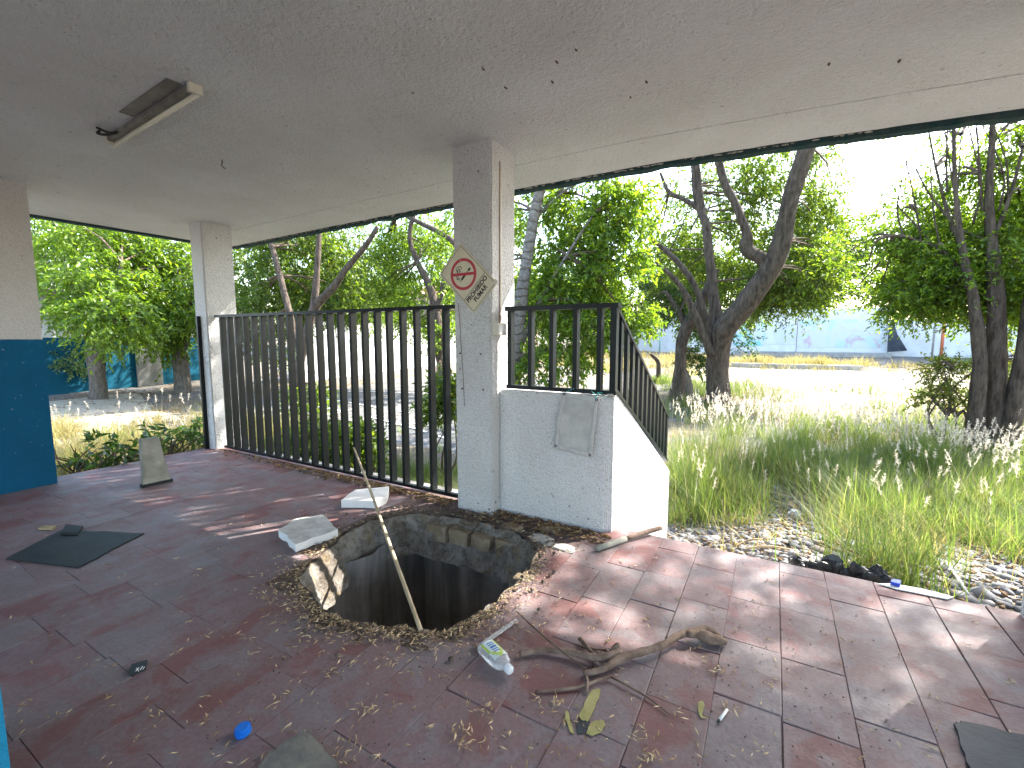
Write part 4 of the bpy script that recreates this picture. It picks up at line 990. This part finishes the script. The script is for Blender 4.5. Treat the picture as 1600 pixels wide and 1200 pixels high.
def tree(label, limbs, clusters, leafL, per, leafm, barkm='bark', droop=.5, twigL=.55, group=None, cat='tree', name='tree', ns=10, twr=.008, asp=.42, branches=True, dens=3.4):
    clusters = [(c, r, int(n*dens)) for c, r, n in clusters]
    base = Vector(limbs[0][0][0]) if limbs else Vector(clusters[0][0])-Vector((0, 0, clusters[0][1][2]))
    t = thing(name, label, cat, base, group)
    if limbs:
        VV, FF, off = [], [], 0; ends = []
        for k, (pts, rad) in enumerate(limbs):
            V_, F_ = tube_arrays(pts, rad, ns=ns if rad[0] > .05 else 6, sub=5, rough=.22, seed=k*3.1); VV += V_; FF += [tuple(i+off for i in f) for f in F_]; off += len(V_); ends += [Vector(p) for p in pts[1:]]
        bm = bmesh.new(); vs = [bm.verts.new(v) for v in VV]
        for f in FF:
            ids = list(dict.fromkeys(f)); 
            try: bm.faces.new([vs[i] for i in ids])
            except ValueError: pass
        obj('trunk', bm, M[barkm], t, smooth=True)
        if branches and clusters:
            bm = bmesh.new()
            for c, rad, _ in clusters:
                c = Vector(c); e = min(ends, key=lambda q: (q-c).length)
                for q in range(2):
                    tip = c+Vector((random.uniform(-1, 1)*rad[0], random.uniform(-1, 1)*rad[1], random.uniform(-.5, .9)*rad[2]))*.7; mid = e.lerp(tip, .5)+Vector((random.gauss(0, .12), random.gauss(0, .12), .15))
                    add_tube(bm, [e, mid, tip], [.035, .022, .006], ns=5, sub=3, cap=False)
            tag(obj('branches', bm, M['twig'], t, smooth=True), kind='stuff')
    if clusters:
        (Vt, Fa), tw = crown(clusters, leafL, per, droop, twigL, asp)
        npobj('crown', Vt, Fa, M[leafm], t)
        Vt, Fa = twig_mesh(tw, twr); tag(npobj('twigs', Vt, Fa, M['twig'], t), kind='stuff')
    return t
def at(px, py, Y): return tuple(aty(px, py, Y))
def limb(px, Y, widths, dY=0):
    """pixel polyline at depth Y (metres out from the building), widths in pixels"""
    pts, rad = [], []
    for i, ((x, y), w_) in enumerate(zip(px, widths)):
        Yi = Y+dY*i/max(1, len(px)-1); p = aty(x, y, Yi); pts.append(p); rad.append(w_/2/FP*(p-CAM).dot(fwd))
    return pts, rad
def cl(px, py, Y, rpx, n, squash=.8, ry=None):
    p = aty(px, py, Y); s = (p-CAM).dot(fwd)/FP; r = rpx*s; return (tuple(p), (r, ry or r, r*squash), n)

# big many-limbed tree in the middle of the yard
b0 = hit(1121, 634); Y = b0.y
tree('large old tree with thick leaning limbs in the tall grass', [
    limb([(1121, 640), (1121, 590), (1124, 545), (1132, 515), (1165, 475), (1205, 418), (1222, 375), (1235, 310), (1262, 225), (1290, 130)], Y, [42, 32, 33, 36, 33, 29, 27, 25, 24, 18], -1),
    limb([(1122, 545), (1119, 500), (1113, 440), (1107, 390), (1103, 350), (1095, 330), (1086, 290), (1084, 215)], Y, [22, 19, 15, 14, 13, 11, 10, 8], .4),
    limb([(1099, 342), (1094, 300), (1088, 250), (1080, 200)], Y+.3, [10, 8, 8, 6]), limb([(1094, 328), (1070, 312), (1045, 300), (1032, 270)], Y+.3, [9, 7, 6, 4]),
    limb([(1205, 418), (1188, 402), (1170, 392), (1166, 378), (1168, 368), (1150, 320), (1132, 285), (1123, 250), (1121, 215)], Y-.5, [20, 19, 20, 19, 14, 12, 12, 13, 10], -.3),
    limb([(1116, 560), (1108, 520), (1085, 445), (1045, 395), (1020, 374), (1012, 335)], Y-.3, [15, 13, 9, 8, 6, 3], -.4),
    limb([(1112, 555), (1090, 500), (1062, 445), (1025, 410)], Y-.5, [13, 11, 9, 4], -.5),
    limb([(1045, 395), (1062, 360), (1075, 330)], Y-.3, [3, 2, 1.5])],
    [cl(1150, 300, Y+2.5, 60, 60), cl(1100, 300, Y+3, 55, 50), cl(1190, 340, Y+3, 60, 70), cl(1255, 400, Y+2.2, 45, 60), cl(1270, 440, Y+1.5, 35, 50), cl(1225, 455, Y+1.5, 40, 50), cl(1170, 450, Y+2.5, 48, 60), cl(1060, 430, Y+2.5, 55, 60), cl(1050, 340, Y+3, 45, 40), cl(1290, 300, Y+3, 22, 14), cl(1210, 260, Y+2.5, 50, 40), cl(1285, 235, Y+2, 18, 10), cl(1180, 180, Y+1, 90, 50), cl(1150, 400, Y+4, 70, 80), cl(1100, 380, Y+4, 60, 60), cl(1230, 330, Y+4, 55, 60), cl(1040, 400, Y+4, 50, 50), cl(1120, 460, Y+4, 70, 70), cl(1275, 340, Y+4, 36, 40), cl(1300, 380, Y+4, 30, 30)],
    .14, 14, 'leaf_mid', droop=.5, twigL=.8, dens=4.6)
b1 = hit(1055, 626)
tree('slanting brown tree just left of the large old tree', [limb([(1055, 632), (1062, 585), (1064, 545), (1072, 515), (1088, 485), (1104, 455), (1120, 420)], b1.y, [24, 19, 17, 18, 17, 14, 9]), limb([(1072, 515), (1062, 490), (1040, 455)], b1.y, [10, 8, 5])],
    [cl(1060, 480, b1.y+1, 40, 60), cl(1015, 470, b1.y+1, 40, 50), cl(1130, 520, b1.y+2, 40, 60), cl(1085, 560, b1.y+1.2, 18, 24)], .12, 14, 'leaf_dark', droop=.6)
q = hit(1068, 622); tag(tube('tree_stump', M['bark_grey'], None, [q+Vector((0, 0, -.1)), q+Vector((0, 0, .45)), aty(1063, 580, q.y)], [.34, .27, .25], ns=12, sub=4, rough=.2), 'cut grey tree stump beside the slanting tree', 'stump')
q = hit(1028, 598); tag(tube('dead_snag', M['bark'], None, [q+Vector((0, 0, -.1)), aty(1029, 580, q.y), aty(1028, 565, q.y), aty(1016, 553, q.y)], [.13, .10, .09, .06], ns=9, sub=4, rough=.2), 'short bent dead trunk standing left of the cut stump', 'stump')

# tree with ringed trunk behind the sign pillar
b2_ = hit(800, 640); Y = 8.2
tree('leafy tree with a pale ringed trunk behind the sign pillar', [
    limb([(800, 660), (806, 560), (813, 480), (824, 400), (836, 330), (848, 280), (856, 215)], Y, [22, 20, 20, 18, 18, 17, 12]), limb([(806, 560), (845, 470), (885, 400), (930, 330)], Y+.3, [9, 7, 5, 3]), limb([(836, 340), (880, 300), (930, 270)], Y+.3, [6, 4, 3])],
    [cl(860, 350, Y+1.2, 60, 60), cl(920, 330, Y+1, 65, 85), cl(975, 330, Y+1, 52, 70), cl(900, 430, Y+1, 65, 90), cl(965, 420, Y+1, 50, 75), cl(860, 470, Y+.8, 50, 60), cl(930, 500, Y+.8, 48, 60), cl(985, 490, Y+1, 35, 40), cl(860, 570, Y+.3, 48, 70), cl(905, 560, Y+.8, 30, 24), cl(830, 520, Y+1.5, 40, 40), cl(900, 240, Y+1, 70, 60), cl(760, 330, Y+1.5, 60, 45), cl(730, 430, Y+2, 50, 40), cl(760, 240, Y+1.5, 80, 50), ((-.3, 8.6, 6.4), (1.2, 1.0, .7), 60), ((-1.3, 8.6, 7.3), (1.2, 1.0, .7), 50), ((.1, 9.0, 7.2), (.8, .8, .5), 20), ((-2.4, 8.6, 6.6), (1.2, 1, .8), 60), ((-1.5, 8.4, 6.0), (1.3, 1, .6), 50), ((-3.2, 8.6, 7.3), (1.2, 1, .7), 40), ((-.3, 8.6, 7.7), (1.1, .9, .7), 70), ((-1.4, 8.7, 8.2), (1.2, .9, .7), 50), ((-.6, 9.2, 7.0), (1.1, .8, .7), 50)],
    .115, 15, 'leaf_bright', 'bark_ring', droop=.9, twigL=.42, asp=.42)
# multi-stemmed tree on the right
b3 = hit(1545, 712); Y = b3.y
tree('tree with three upright trunks in the grass at the right', [
    limb([(1548, 725), (1553, 640), (1556, 560), (1556, 470), (1550, 380), (1545, 300), (1550, 220), (1553, 120)], Y, [44, 29, 26, 23, 15, 10, 8, 5]),
    limb([(1520, 715), (1528, 620), (1530, 545), (1521, 470), (1508, 410), (1498, 350), (1492, 280), (1490, 180)], Y-.2, [26, 20, 18, 15, 11, 8, 6, 4]),
    limb([(1575, 715), (1588, 620), (1604, 520), (1620, 400), (1635, 250)], Y-.2, [28, 22, 19, 15, 9]),
    limb([(1521, 470), (1490, 410), (1460, 385), (1430, 375), (1395, 368)], Y, [10, 7, 5, 4, 2]), limb([(1508, 410), (1480, 330), (1462, 260), (1450, 200)], Y, [7, 5, 3, 2]), limb([(1460, 385), (1425, 345), (1400, 320)], Y, [4, 2.5, 1.5]), limb([(1550, 380), (1580, 300), (1598, 230)], Y, [7, 5, 3]), limb([(1490, 350), (1450, 300), (1430, 260)], Y, [4, 2.5, 1.5])]+[limb([(bx_, by_), (bx_+random.uniform(-18, 14), by_-60), (bx_+random.uniform(-40, 30), by_-150)], Y, [3.2, 2.2, 1.2]) for bx_, by_ in ((1470, 390), (1485, 360), (1500, 340), (1520, 350), (1535, 330), (1560, 330), (1575, 310), (1440, 385), (1415, 380), (1480, 300), (1530, 290))],
    [cl(1335, 400, Y+1, 36, 34), cl(1350, 450, Y+1, 40, 44), cl(1370, 415, Y+.6, 50, 70), cl(1430, 420, Y+.6, 55, 80), cl(1480, 440, Y+.5, 50, 70), cl(1410, 465, Y+.6, 50, 70, .5), cl(1470, 370, Y+.8, 45, 36), cl(1540, 380, Y+1, 60, 70), cl(1590, 400, Y+.5, 50, 60), cl(1500, 300, Y+1, 50, 26), cl(1560, 290, Y+1, 50, 34), cl(1590, 330, Y+1, 40, 40), cl(1455, 280, Y+.8, 40, 12), cl(1480, 215, Y+.6, 40, 12), cl(1550, 215, Y+.6, 45, 18), cl(1600, 230, Y+.6, 40, 18), cl(1425, 345, Y+.6, 35, 10), cl(1545, 455, Y+1.2, 60, 60), cl(1600, 470, Y+.6, 35, 40)],
    .10, 14, 'leaf_bright', 'bark', droop=.25, twigL=.6, asp=.42, dens=5.5)
for px, py, sc_, m_, lab in ((1585, 640, 38, 'leaf_yellow', 'yellow green shrub behind the three trunks at the right'), (1480, 655, 30, 'leaf_yellow', 'sparse yellowish shrub left of the three trunks')):
    q = hit(px, py+50); tree(lab, [([q+Vector((random.gauss(0, .1), 0, -.05)), q+Vector((random.gauss(0, .2), 0, .7)), q+Vector((random.gauss(0, .35), 0, 1.6))], [.02, .015, .006]) for _ in range(6)], [cl(px, py-30, q.y+.3, sc_, 60), cl(px+10, py+5, q.y+.3, sc_*.9, 60), cl(px-6, py-75, q.y+.3, sc_*.7, 30)], .08, 10, m_, 'twig', .3, .35, cat='shrub', name='shrub')

# trees on the far side of the fence
qa = hit(462, 642); Y = qa.y
tree('dark forked tree standing behind the fence, its limb leaning right', [
    limb([(462, 650), (464, 600), (470, 560), (480, 520), (492, 480), (520, 450), (545, 415), (570, 385), (590, 355)], Y, [18, 15, 14, 13, 14, 11, 9, 8, 6]),
    limb([(490, 490), (494, 440), (497, 390), (500, 340), (500, 290)], Y, [12, 10, 9, 8, 6]), limb([(470, 560), (450, 480), (437, 430), (425, 385), (415, 340)], Y, [9, 10, 9, 8, 6])],
    [cl(400, 430, Y+1.5, 50, 70), cl(460, 400, Y+1.5, 55, 80), cl(520, 400, Y+2, 45, 40), cl(430, 480, Y+1, 55, 80), cl(500, 460, Y+2, 50, 60), cl(380, 500, Y+1.5, 45, 60), cl(540, 470, Y+2.5, 40, 40), cl(480, 340, Y+1.5, 80, 70), cl(400, 540, Y+2, 50, 50), cl(480, 620, Y-.5, 26, 14), cl(540, 360, Y+4, 50, 30), cl(580, 430, Y+5, 50, 30), cl(440, 350, Y+4, 70, 60), cl(380, 400, Y+4, 60, 60), cl(500, 400, Y+5, 60, 50)],
    .14, 14, 'leaf_mid', droop=.6, dens=5)
qb = hit(690, 622); Y = qb.y
tree('leafy tree behind the fence just left of the sign pillar', [
    limb([(692, 628), (688, 560), (682, 490), (668, 440), (652, 410), (640, 370), (648, 330)], Y, [18, 15, 14, 11, 9, 8, 6]), limb([(682, 490), (700, 420), (712, 385), (690, 365), (650, 345), (620, 330)], Y, [10, 9, 9, 8, 7, 5])],
    [cl(640, 400, Y+1.2, 45, 70), cl(690, 400, Y+1.2, 45, 70), cl(620, 450, Y+1, 38, 55), cl(670, 470, Y+1, 45, 70), cl(650, 350, Y+1.5, 50, 60), cl(610, 385, Y+1.5, 30, 30), cl(720, 480, Y+1.5, 40, 40), cl(640, 510, Y+1, 22, 16), cl(700, 530, Y, 30, 30), cl(700, 640, Y-1.5, 30, 24), cl(580, 500, Y+3, 25, 10), cl(570, 480, Y+4, 40, 26), cl(640, 350, Y+3, 70, 60), cl(690, 340, Y+3, 60, 60), cl(600, 470, Y+4, 40, 40)],
    .13, 14, 'leaf_bright', droop=.6, dens=4.6)
for px, py, r_, lab in ((500, 690, 40, 'dark green bush at the foot of the fence'), (560, 690, 26, 'smaller green bush right of the dark bush behind the fence'), (700, 610, 26, 'leggy bush beside the sign pillar behind the fence')):
    Y = 4.7 if px < 690 else 6; p = aty(px, py, Y); q = Vector((p.x, Y, gh(p.x, Y)))
    tree(lab, [([q+Vector((random.gauss(0, .1), 0, 0)), q+Vector((random.gauss(0, .15), 0, .4)), p+Vector((random.gauss(0, .2), 0, random.uniform(-.1, .3)))], [.02, .015, .006]) for _ in range(5)], [cl(px, py, Y, r_, 70), cl(px-10, py+30, Y, r_, 60)], .10, 9, 'leaf_mid', 'twig', .5, .3, cat='bush', name='bush')

# trees on the left by the low building
qa = hit(154, 625); Y = qa.y
tree('light green weeping tree in front of the blue dado, nearer of two', [
    limb([(154, 630), (152, 590), (148, 555), (140, 525), (132, 495)], Y, [26, 22, 24, 14, 8], 0), limb([(150, 560), (165, 530), (172, 495), (180, 450), (190, 410)], Y, [16, 14, 11, 8, 5], .3)],
    [cl(100, 395, Y+.3, 50, 60), cl(150, 390, Y+.3, 50, 70), cl(110, 440, Y, 42, 60), cl(160, 440, Y, 55, 80), cl(215, 430, Y+1, 50, 70), cl(190, 490, Y, 48, 70), cl(240, 470, Y+1.5, 45, 60), cl(150, 490, Y, 30, 40), cl(230, 390, Y+1.5, 50, 60), cl(150, 340, Y+.5, 90, 60)], .17, 14, 'leaf_bright', 'bark_grey', droop=.9, twigL=.8)
qa = hit(286, 613); Y = qa.y
tree('light green tree in front of the blue dado beside the narrow pillar', [limb([(287, 616), (285, 590), (281, 560), (275, 530), (268, 490)], Y, [26, 21, 21, 18, 10]), limb([(281, 555), (292, 520), (300, 480)], Y, [13, 10, 7])],
    [cl(260, 430, Y, 45, 60), cl(285, 480, Y, 42, 60), cl(250, 510, Y-.5, 32, 45), cl(300, 430, Y, 50, 60), cl(280, 530, Y, 28, 30), cl(260, 380, Y, 50, 40), cl(330, 470, Y, 40, 40)], .17, 14, 'leaf_bright', 'bark_grey', droop=.9, twigL=.8)
q = hit(94, 600); tree('pale rounded bush beside the blue wall corner', [([q, q+Vector((0, 0, .5)), q+Vector((.3*math.cos(i), .3*math.sin(i), 1.2))], [.05, .04, .02]) for i in range(5)], [cl(88, 545, q.y-.5, 36, 80), cl(112, 565, q.y-.5, 24, 40), cl(72, 570, q.y-.5, 22, 40), cl(90, 520, q.y-.5, 24, 30)], .12, 12, 'leaf_pale', 'twig', .4, .4, cat='bush', name='bush')
tree('dark dense tree behind the pale bush and the low building', [([(-30, 9, -.5), (-30, 9, 3), (-30, 9.2, 7)], [.3, .25, .1])], [((-30, 9, 3.5), (2.5, 3, 2.2), 120), ((-30.5, 11, 6), (3, 3, 2.5), 110), ((-29.5, 7, 6.5), (2.5, 2.5, 2.5), 100), ((-30, 9.5, 9), (3, 3, 2), 80), ((-29, 13, 6), (2.5, 3, 3), 90)], .22, 14, 'leaf_dark', droop=.6, twigL=1)
# wood beyond the walls
far = [(-26, 24, 7, 'mid green tree beyond the boundary wall, left of the pinkish house'), (-33, 26, 8, 'tall green tree behind the low blue building'), (-13, 34, 7, 'green tree beyond the boundary wall behind the sign pillar'),
       (-7, 45, 11, 'round green tree beyond the yard behind the ringed trunk'), (1.5, 46, 11, 'broad green tree behind the large old tree'), (10, 45, 12.5, 'low dark tree behind the mural wall'), (16, 45.5, 12, 'dark round tree behind the mural wall end'), (24, 46, 11, 'dark tree behind the orange post'), (31, 44, 9, 'tall dark tree at the far right behind the trunks'), (-19, 36, 8, 'tall tree beside the pinkish house')]
for i, (x, y, h_, lab) in enumerate(far):
    z0 = gh(x, y); r = h_*.36; cs = []
    for k in range(9):
        a_ = k*2.4; rr = r*(.65 if k else 0); cs.append(((x+rr*math.cos(a_), y+rr*math.sin(a_)*.8, z0+h_*(.42+.07*(k % 6))), (r*.6, r*.6, r*.5), 62))
    tree(lab, [([(x, y, z0-.2), (x+.2, y, z0+h_*.3), (x, y, z0+h_*.75)], [.3, .24, .08])], cs, .34, 12, ('leaf_dark', 'leaf_mid')[i % 2], droop=.5, twigL=.9, group='trees beyond the walls', ns=8)
# canopy above the platform's right side, out of the frame: it throws the dappled shade on the floor
tree('tall leafy tree beside the platform, its crown above the roof edge', [([(7.4, 8.5, -1), (7.0, 8.6, 3), (6.2, 8.8, 6)], [.28, .24, .15]), ([(6.2, 8.8, 6), (5, 9, 7), (4, 9.2, 7.6)], [.14, .1, .05])],
     [((5.3, 8.6, 7.2), (1.3, 1.5, .9), 60), ((3.9, 8.6, 7.4), (1.2, 1.3, .8), 50), ((5.2, 9.6, 8.3), (1.5, 1.3, .8), 50), ((3.8, 7.8, 6.6), (.9, .9, .6), 34), ((6.5, 9.3, 7.6), (1.3, 1.3, 1), 50), ((4.3, 8.9, 4.9), (1.0, 1.2, .7), 40), ((5.2, 8.2, 5.6), (1.0, 1.2, .7), 36)], .12, 14, 'leaf_mid', droop=.5, dens=3.5)

# ---------------------------------------------- grass
def blades(P, H, lean, wd, seg=3, curl=.6):
    n = len(P); P = np.asarray(P); a_ = rng.uniform(0, 2*np.pi, n); d = np.stack([np.cos(a_), np.sin(a_), 0*a_], 1); s = np.stack([-np.sin(a_), np.cos(a_), 0*a_], 1)
    rows = []
    for k in range(seg+1):
        t_ = k/seg; c = P+d*(H*lean*(t_*.5+curl*t_**2))[:, None]; c[:, 2] += H*(t_-.30*lean*curl*t_**2*1.6); wk = wd*(1-t_)**.7
        rows.append((c+s*wk[:, None]*.5, c-s*wk[:, None]*.5) if k < seg else (c,))
    Vt = np.concatenate([np.stack(r, 1) for r in rows], 1); m = Vt.shape[1]; T = []
    for k in range(seg-1): T += [(2*k, 2*k+1, 2*k+3), (2*k, 2*k+3, 2*k+2)]
    k = seg-1; T.append((2*k, 2*k+1, 2*k+2)); T = np.array(T)
    return Vt.reshape(-1, 3), (T[None]+(np.arange(n)*m)[:, None, None]).reshape(-1, 3)
def clumps(spots, name, mat, n_each, h, spread, wd, lean=(.2, .9), curl=.6, rmul=1):
    P, Hh = [], []
    for (x, y, s) in spots:
        k = max(4, int(n_each*s)); a_ = rng.uniform(0, 2*np.pi, k); r = np.abs(rng.normal(0, spread*s**.5, k))
        for xx, yy in zip(x+r*np.cos(a_), y+r*np.sin(a_)):
            if yy < EDGE_Y+.06 and xx > LEFT_X-.06: continue
            P.append((xx, yy, gh(xx, yy)-.01)); Hh.append(h*(.7+.5*s)*(.85+.5*noise.noise((x*1.3, y*1.3, 6)))*rng.uniform(.35, 1.2))
    Hh = np.array(Hh); return tag(npobj(name, *blades(P, Hh, rng.uniform(*lean, len(P)), wd*rng.uniform(.6, 1.3, len(P)), curl=curl), M[mat]), kind='stuff')
def spots_px(lst): return [(*hit(x, y)[:2], s) for x, y, s in lst]
green = spots_px([(1085, 800, .8), (1105, 790, .8), (1075, 760, .9), (1110, 745, .9), (1140, 735, .7), (1080, 720, .9), (1130, 700, .9), (1165, 820, .3), (1150, 790, .4),
    (1330, 840, .5), (1360, 870, .45), (1385, 900, .35), (1410, 880, .4), (1350, 800, 1), (1310, 790, 1), (1395, 830, 1), (1435, 840, .8), (1270, 770, .9), (1290, 740, 1), (1340, 740, 1), (1400, 780, 1), (1450, 790, .9),
    (1500, 800, .9), (1550, 815, 1), (1590, 820, 1), (1520, 770, .9), (1470, 750, .9), (1400, 720, 1), (1350, 710, 1), (1240, 715, 1), (1440, 700, 1), (1260, 690, 1), (1310, 680, 1), (1590, 770, 1), (1560, 750, 1), (1590, 720, 1), (1380, 905, .4), (1420, 925, .3), (1530, 850, .6), (1585, 860, .6)])
green += spots_px([(1060, 815, .6), (1070, 780, .9), (1065, 735, 1), (1090, 770, .8), (1120, 770, .8), (1100, 815, .5), (1140, 800, .4), (1160, 760, .5), (1300, 850, .3), (1345, 890, .3), (1440, 880, .35), (1480, 840, .7), (1215, 745, .7)])
random.seed(11)
for _ in range(170):
    x, y = random.uniform(-1.2, 6.5), random.uniform(6.0, 13); 
    if noise.noise((x*.75, y*.75, 3)) > .04: green.append((x, y, random.uniform(.5, 1)))
clumps(green, 'green_grass', 'grass', 330, .70, .34, .0075, (.1, .95))
gr2 = []
for _ in range(260):
    x, y = random.uniform(-5, 9), random.uniform(12.5, 21)
    if noise.noise((x*.35, y*.35, 8)) > -.1: gr2.append((x, y, random.uniform(.5, 1)))
for _ in range(60): gr2.append((random.uniform(8, 20), random.uniform(26, 38), 1))
clumps([q for q in green if q[1] < 9][::2], 'straw_grass', 'dry_grass', 130, .72, .34, .005, (.2, 1.3))
clumps(gr2, 'far_green_grass', 'grass', 170, .5, .45, .014)
dry = []
for _ in range(120): dry.append((random.uniform(-2, 7), random.uniform(5, 14), random.uniform(.3, .8)))
for _ in range(110): dry.append((random.uniform(-4, 8), random.uniform(12, 20), random.uniform(.5, 1)))
clumps(dry, 'dry_grass', 'dry_grass', 70, .5, .35, .006, (.3, 1.2))
bed = [(min(4.1, max(-1.9, random.gauss(1, 1.9))), random.uniform(28.9, 31.3), .8) for _ in range(70)]
clumps([(random.uniform(-3, 7), random.uniform(26.8, 33), random.uniform(.3, 1)) for _ in range(45)], 'kerb_grass', 'dry_grass', 60, .5, .5, .02)
P = [(x+random.gauss(0, .3), y+random.gauss(0, .3), -.03) for x, y, _ in bed for k in range(70)]
tag(npobj('yellow_bed_grass', *blades(P, rng.uniform(.15, .8, len(P))*np.array([.7+.6*noise.noise((p[0]*1.1, p[1], 0)) for p in P]), rng.uniform(.2, .9, len(P)), np.full(len(P), .02)), M['dry_grass']), kind='stuff')
yl = [(random.uniform(-16, -3), random.uniform(23, 36), .9) for _ in range(150)]
clumps(yl, 'yellow_far_grass', 'dry_grass', 70, .6, .5, .022)
left = [(random.uniform(-12.5, -7.0), random.uniform(1.0, 6.5), random.uniform(.4, 1)) for _ in range(150)]
left = [q for q in left if not (q[1] > 2.9 and q[0] < -10.0)]
clumps(left[:110], 'left_dry_grass', 'dry_grass', 300, .46, .36, .008, (.3, 1.2)); clumps(left[60:], 'left_green_grass', 'grass', 260, .42, .34, .009)
fr = [(random.uniform(-6.8, -2.3), random.uniform(3.7, 6.4), random.uniform(.4, 1)) for _ in range(90)]+[(random.uniform(-9, -3), random.uniform(7, 14), random.uniform(.2, .6)) for _ in range(30)]
clumps(fr, 'fence_green_grass', 'grass', 170, .42, .28, .008)
# feathery seed heads
def plumes(spots, name, n_each, h, spread, hl=.14, hair=22, hw=.0035):
    P = []; 
    for x, y, s in spots:
        for k in range(max(1, int(n_each*s))):
            xx, yy = x+random.gauss(0, spread), y+random.gauss(0, spread)
            if yy > EDGE_Y+.1 or xx < LEFT_X-.1: P.append((xx, yy, gh(xx, yy), h*random.uniform(.7, 1.2)))
    P = np.array(P); n = len(P); a_ = rng.uniform(0, 2*np.pi, n); ln = rng.uniform(.1, .5, n); d = np.stack([np.cos(a_)*ln, np.sin(a_)*ln, np.ones(n)], 1); d /= np.linalg.norm(d, axis=1, keepdims=True)
    base = P[:, :3]; tip = base+d*P[:, 3:4]; s = np.cross(d, rng.normal(0, 1, (n, 3))); s /= np.linalg.norm(s, axis=1, keepdims=True)
    Vs = np.stack([base-s*.0015, base+s*.0015, tip], 1).reshape(-1, 3); Fs = np.arange(n*3).reshape(-1, 3)
    t_ = rng.uniform(0, 1, (n, hair)); hb = tip[:, None]-d[:, None]*hl*t_[..., None]; hd_ = d[:, None]*.8+rng.normal(0, .55, (n, hair, 3)); hd_ /= np.linalg.norm(hd_, axis=2, keepdims=True)
    hl_ = (.025+.05*t_*(1.1-t_)*2)[..., None]; sd = np.cross(hd_, rng.normal(0, 1, hd_.shape)); sd /= np.linalg.norm(sd, axis=2, keepdims=True)
    Vh = np.stack([hb-sd*hw, hb+sd*hw, hb+hd_*hl_], 2).reshape(-1, 3); Fh = np.arange(len(Vh)).reshape(-1, 3)+len(Vs)
    return tag(npobj(name, np.concatenate([Vs, Vh]), np.concatenate([Fs, Fh]), M['plume']), kind='stuff')
sp1 = [(x, y, s) for x, y, s in green if y > 5.2]; plumes(sp1[::2], 'feather_grass', 7, .85, .34, .17, 34, .0022)
sp2 = [(random.uniform(-1.5, 6.5), random.uniform(9.5, 19), random.uniform(.4, 1)) for _ in range(330)]; sp2 = [q for q in sp2 if noise.noise((q[0]*.5, q[1]*.5, 12)) > -.05]; plumes(sp2, 'far_feather_grass', 17, .78, .45, .2, 22, .008)
sp3 = [(random.uniform(-12, -7), random.uniform(2, 6), .6) for _ in range(30)]; plumes(sp3, 'left_feather_grass', 4, .5, .3)

# pebbles
ico = bmesh.new(); bmesh.ops.create_icosphere(ico, subdivisions=1, radius=1); iv = np.array([v.co[:] for v in ico.verts]); it = np.array([[v.index for v in f.verts] for f in ico.faces]); ico.free()
P = []
while len(P) < 7000:
    x, y = random.uniform(-1.0, 5.5), EDGE_Y+.05+abs(random.gauss(0, 2.4))
    if y < 10: P.append((x, y, gh(x, y)+.004))
P = np.array(P); n = len(P); sz = rng.uniform(.018, .048, n)*np.where(rng.random(n) < .06, 1.7, 1)
sc3 = np.stack([rng.uniform(.8, 1.5, n), rng.uniform(.7, 1.2, n), rng.uniform(.45, .8, n)], 1)*sz[:, None]; an = rng.uniform(0, 6.28, n); ca_, sa_ = np.cos(an), np.sin(an)
jit = iv[None]*(1+rng.normal(0, .12, (n, len(iv), 1)))*sc3[:, None]
Vp = np.stack([jit[..., 0]*ca_[:, None]-jit[..., 1]*sa_[:, None], jit[..., 0]*sa_[:, None]+jit[..., 1]*ca_[:, None], jit[..., 2]], 2)+P[:, None]
tag(npobj('gravel', Vp.reshape(-1, 3), (it[None]+(np.arange(n)*len(iv))[:, None, None]).reshape(-1, 3), M['pebble'], smooth=True), kind='stuff')
P = [];
for _ in range(5000):
    x, y = random.uniform(-20, -7), random.uniform(1, 14); P.append((x, y, gh(x, y)+.03))
for _ in range(3500):
    x, y = random.uniform(-1, 6), random.uniform(3.4, 9); P.append((x, y, gh(x, y)+.03))
pods('fallen_leaves', P, .04, .10, M['brown_leaf'], .4)
# broad-leaved plants growing up past the left platform edge
for i, (px, py, s, lab) in enumerate(((128, 705, .5, 'broad-leaved plant by the blue wall corner at the left platform edge'), (170, 715, .35, 'low broad-leaved plant between the board and the wall corner'), (205, 705, .4, 'leafy plant just left of the grey board'), (275, 685, .6, 'bushy broad-leaved plant between the grey board and the narrow pillar'), (300, 675, .5, 'dark broad-leaved plant touching the narrow pillar'))):
    p = atz(px, py, .1); p = Vector((min(p.x, LEFT_X-.15), p.y, .1)); q = Vector((p.x-.05, p.y, gh(p.x, p.y)))
    stems = [([q+Vector((random.gauss(0, .06), random.gauss(0, .06), 0)), q.lerp(p, .6)+Vector((random.gauss(0, .08), random.gauss(0, .1), 0)), p+Vector((random.gauss(0, .12), random.gauss(0, .2)*s*2, random.uniform(-.05, .25)*s))], [.012, .009, .004]) for _ in range(9)]
    (Vt, Fa), tw = crown([(tuple(p), (.22*s*2, .3*s*2, .22*s*1.5), int(46*s))], .13, 7, .5, .22, .36)
    tp = tree(lab, stems, [], .1, 1, 'leaf_mid', 'twig', cat='plant', name='broadleaf_plant', ns=6)
    npobj('leaves', Vt, Fa, M['leaf_dark'], tp)
print('tiles', ntile)
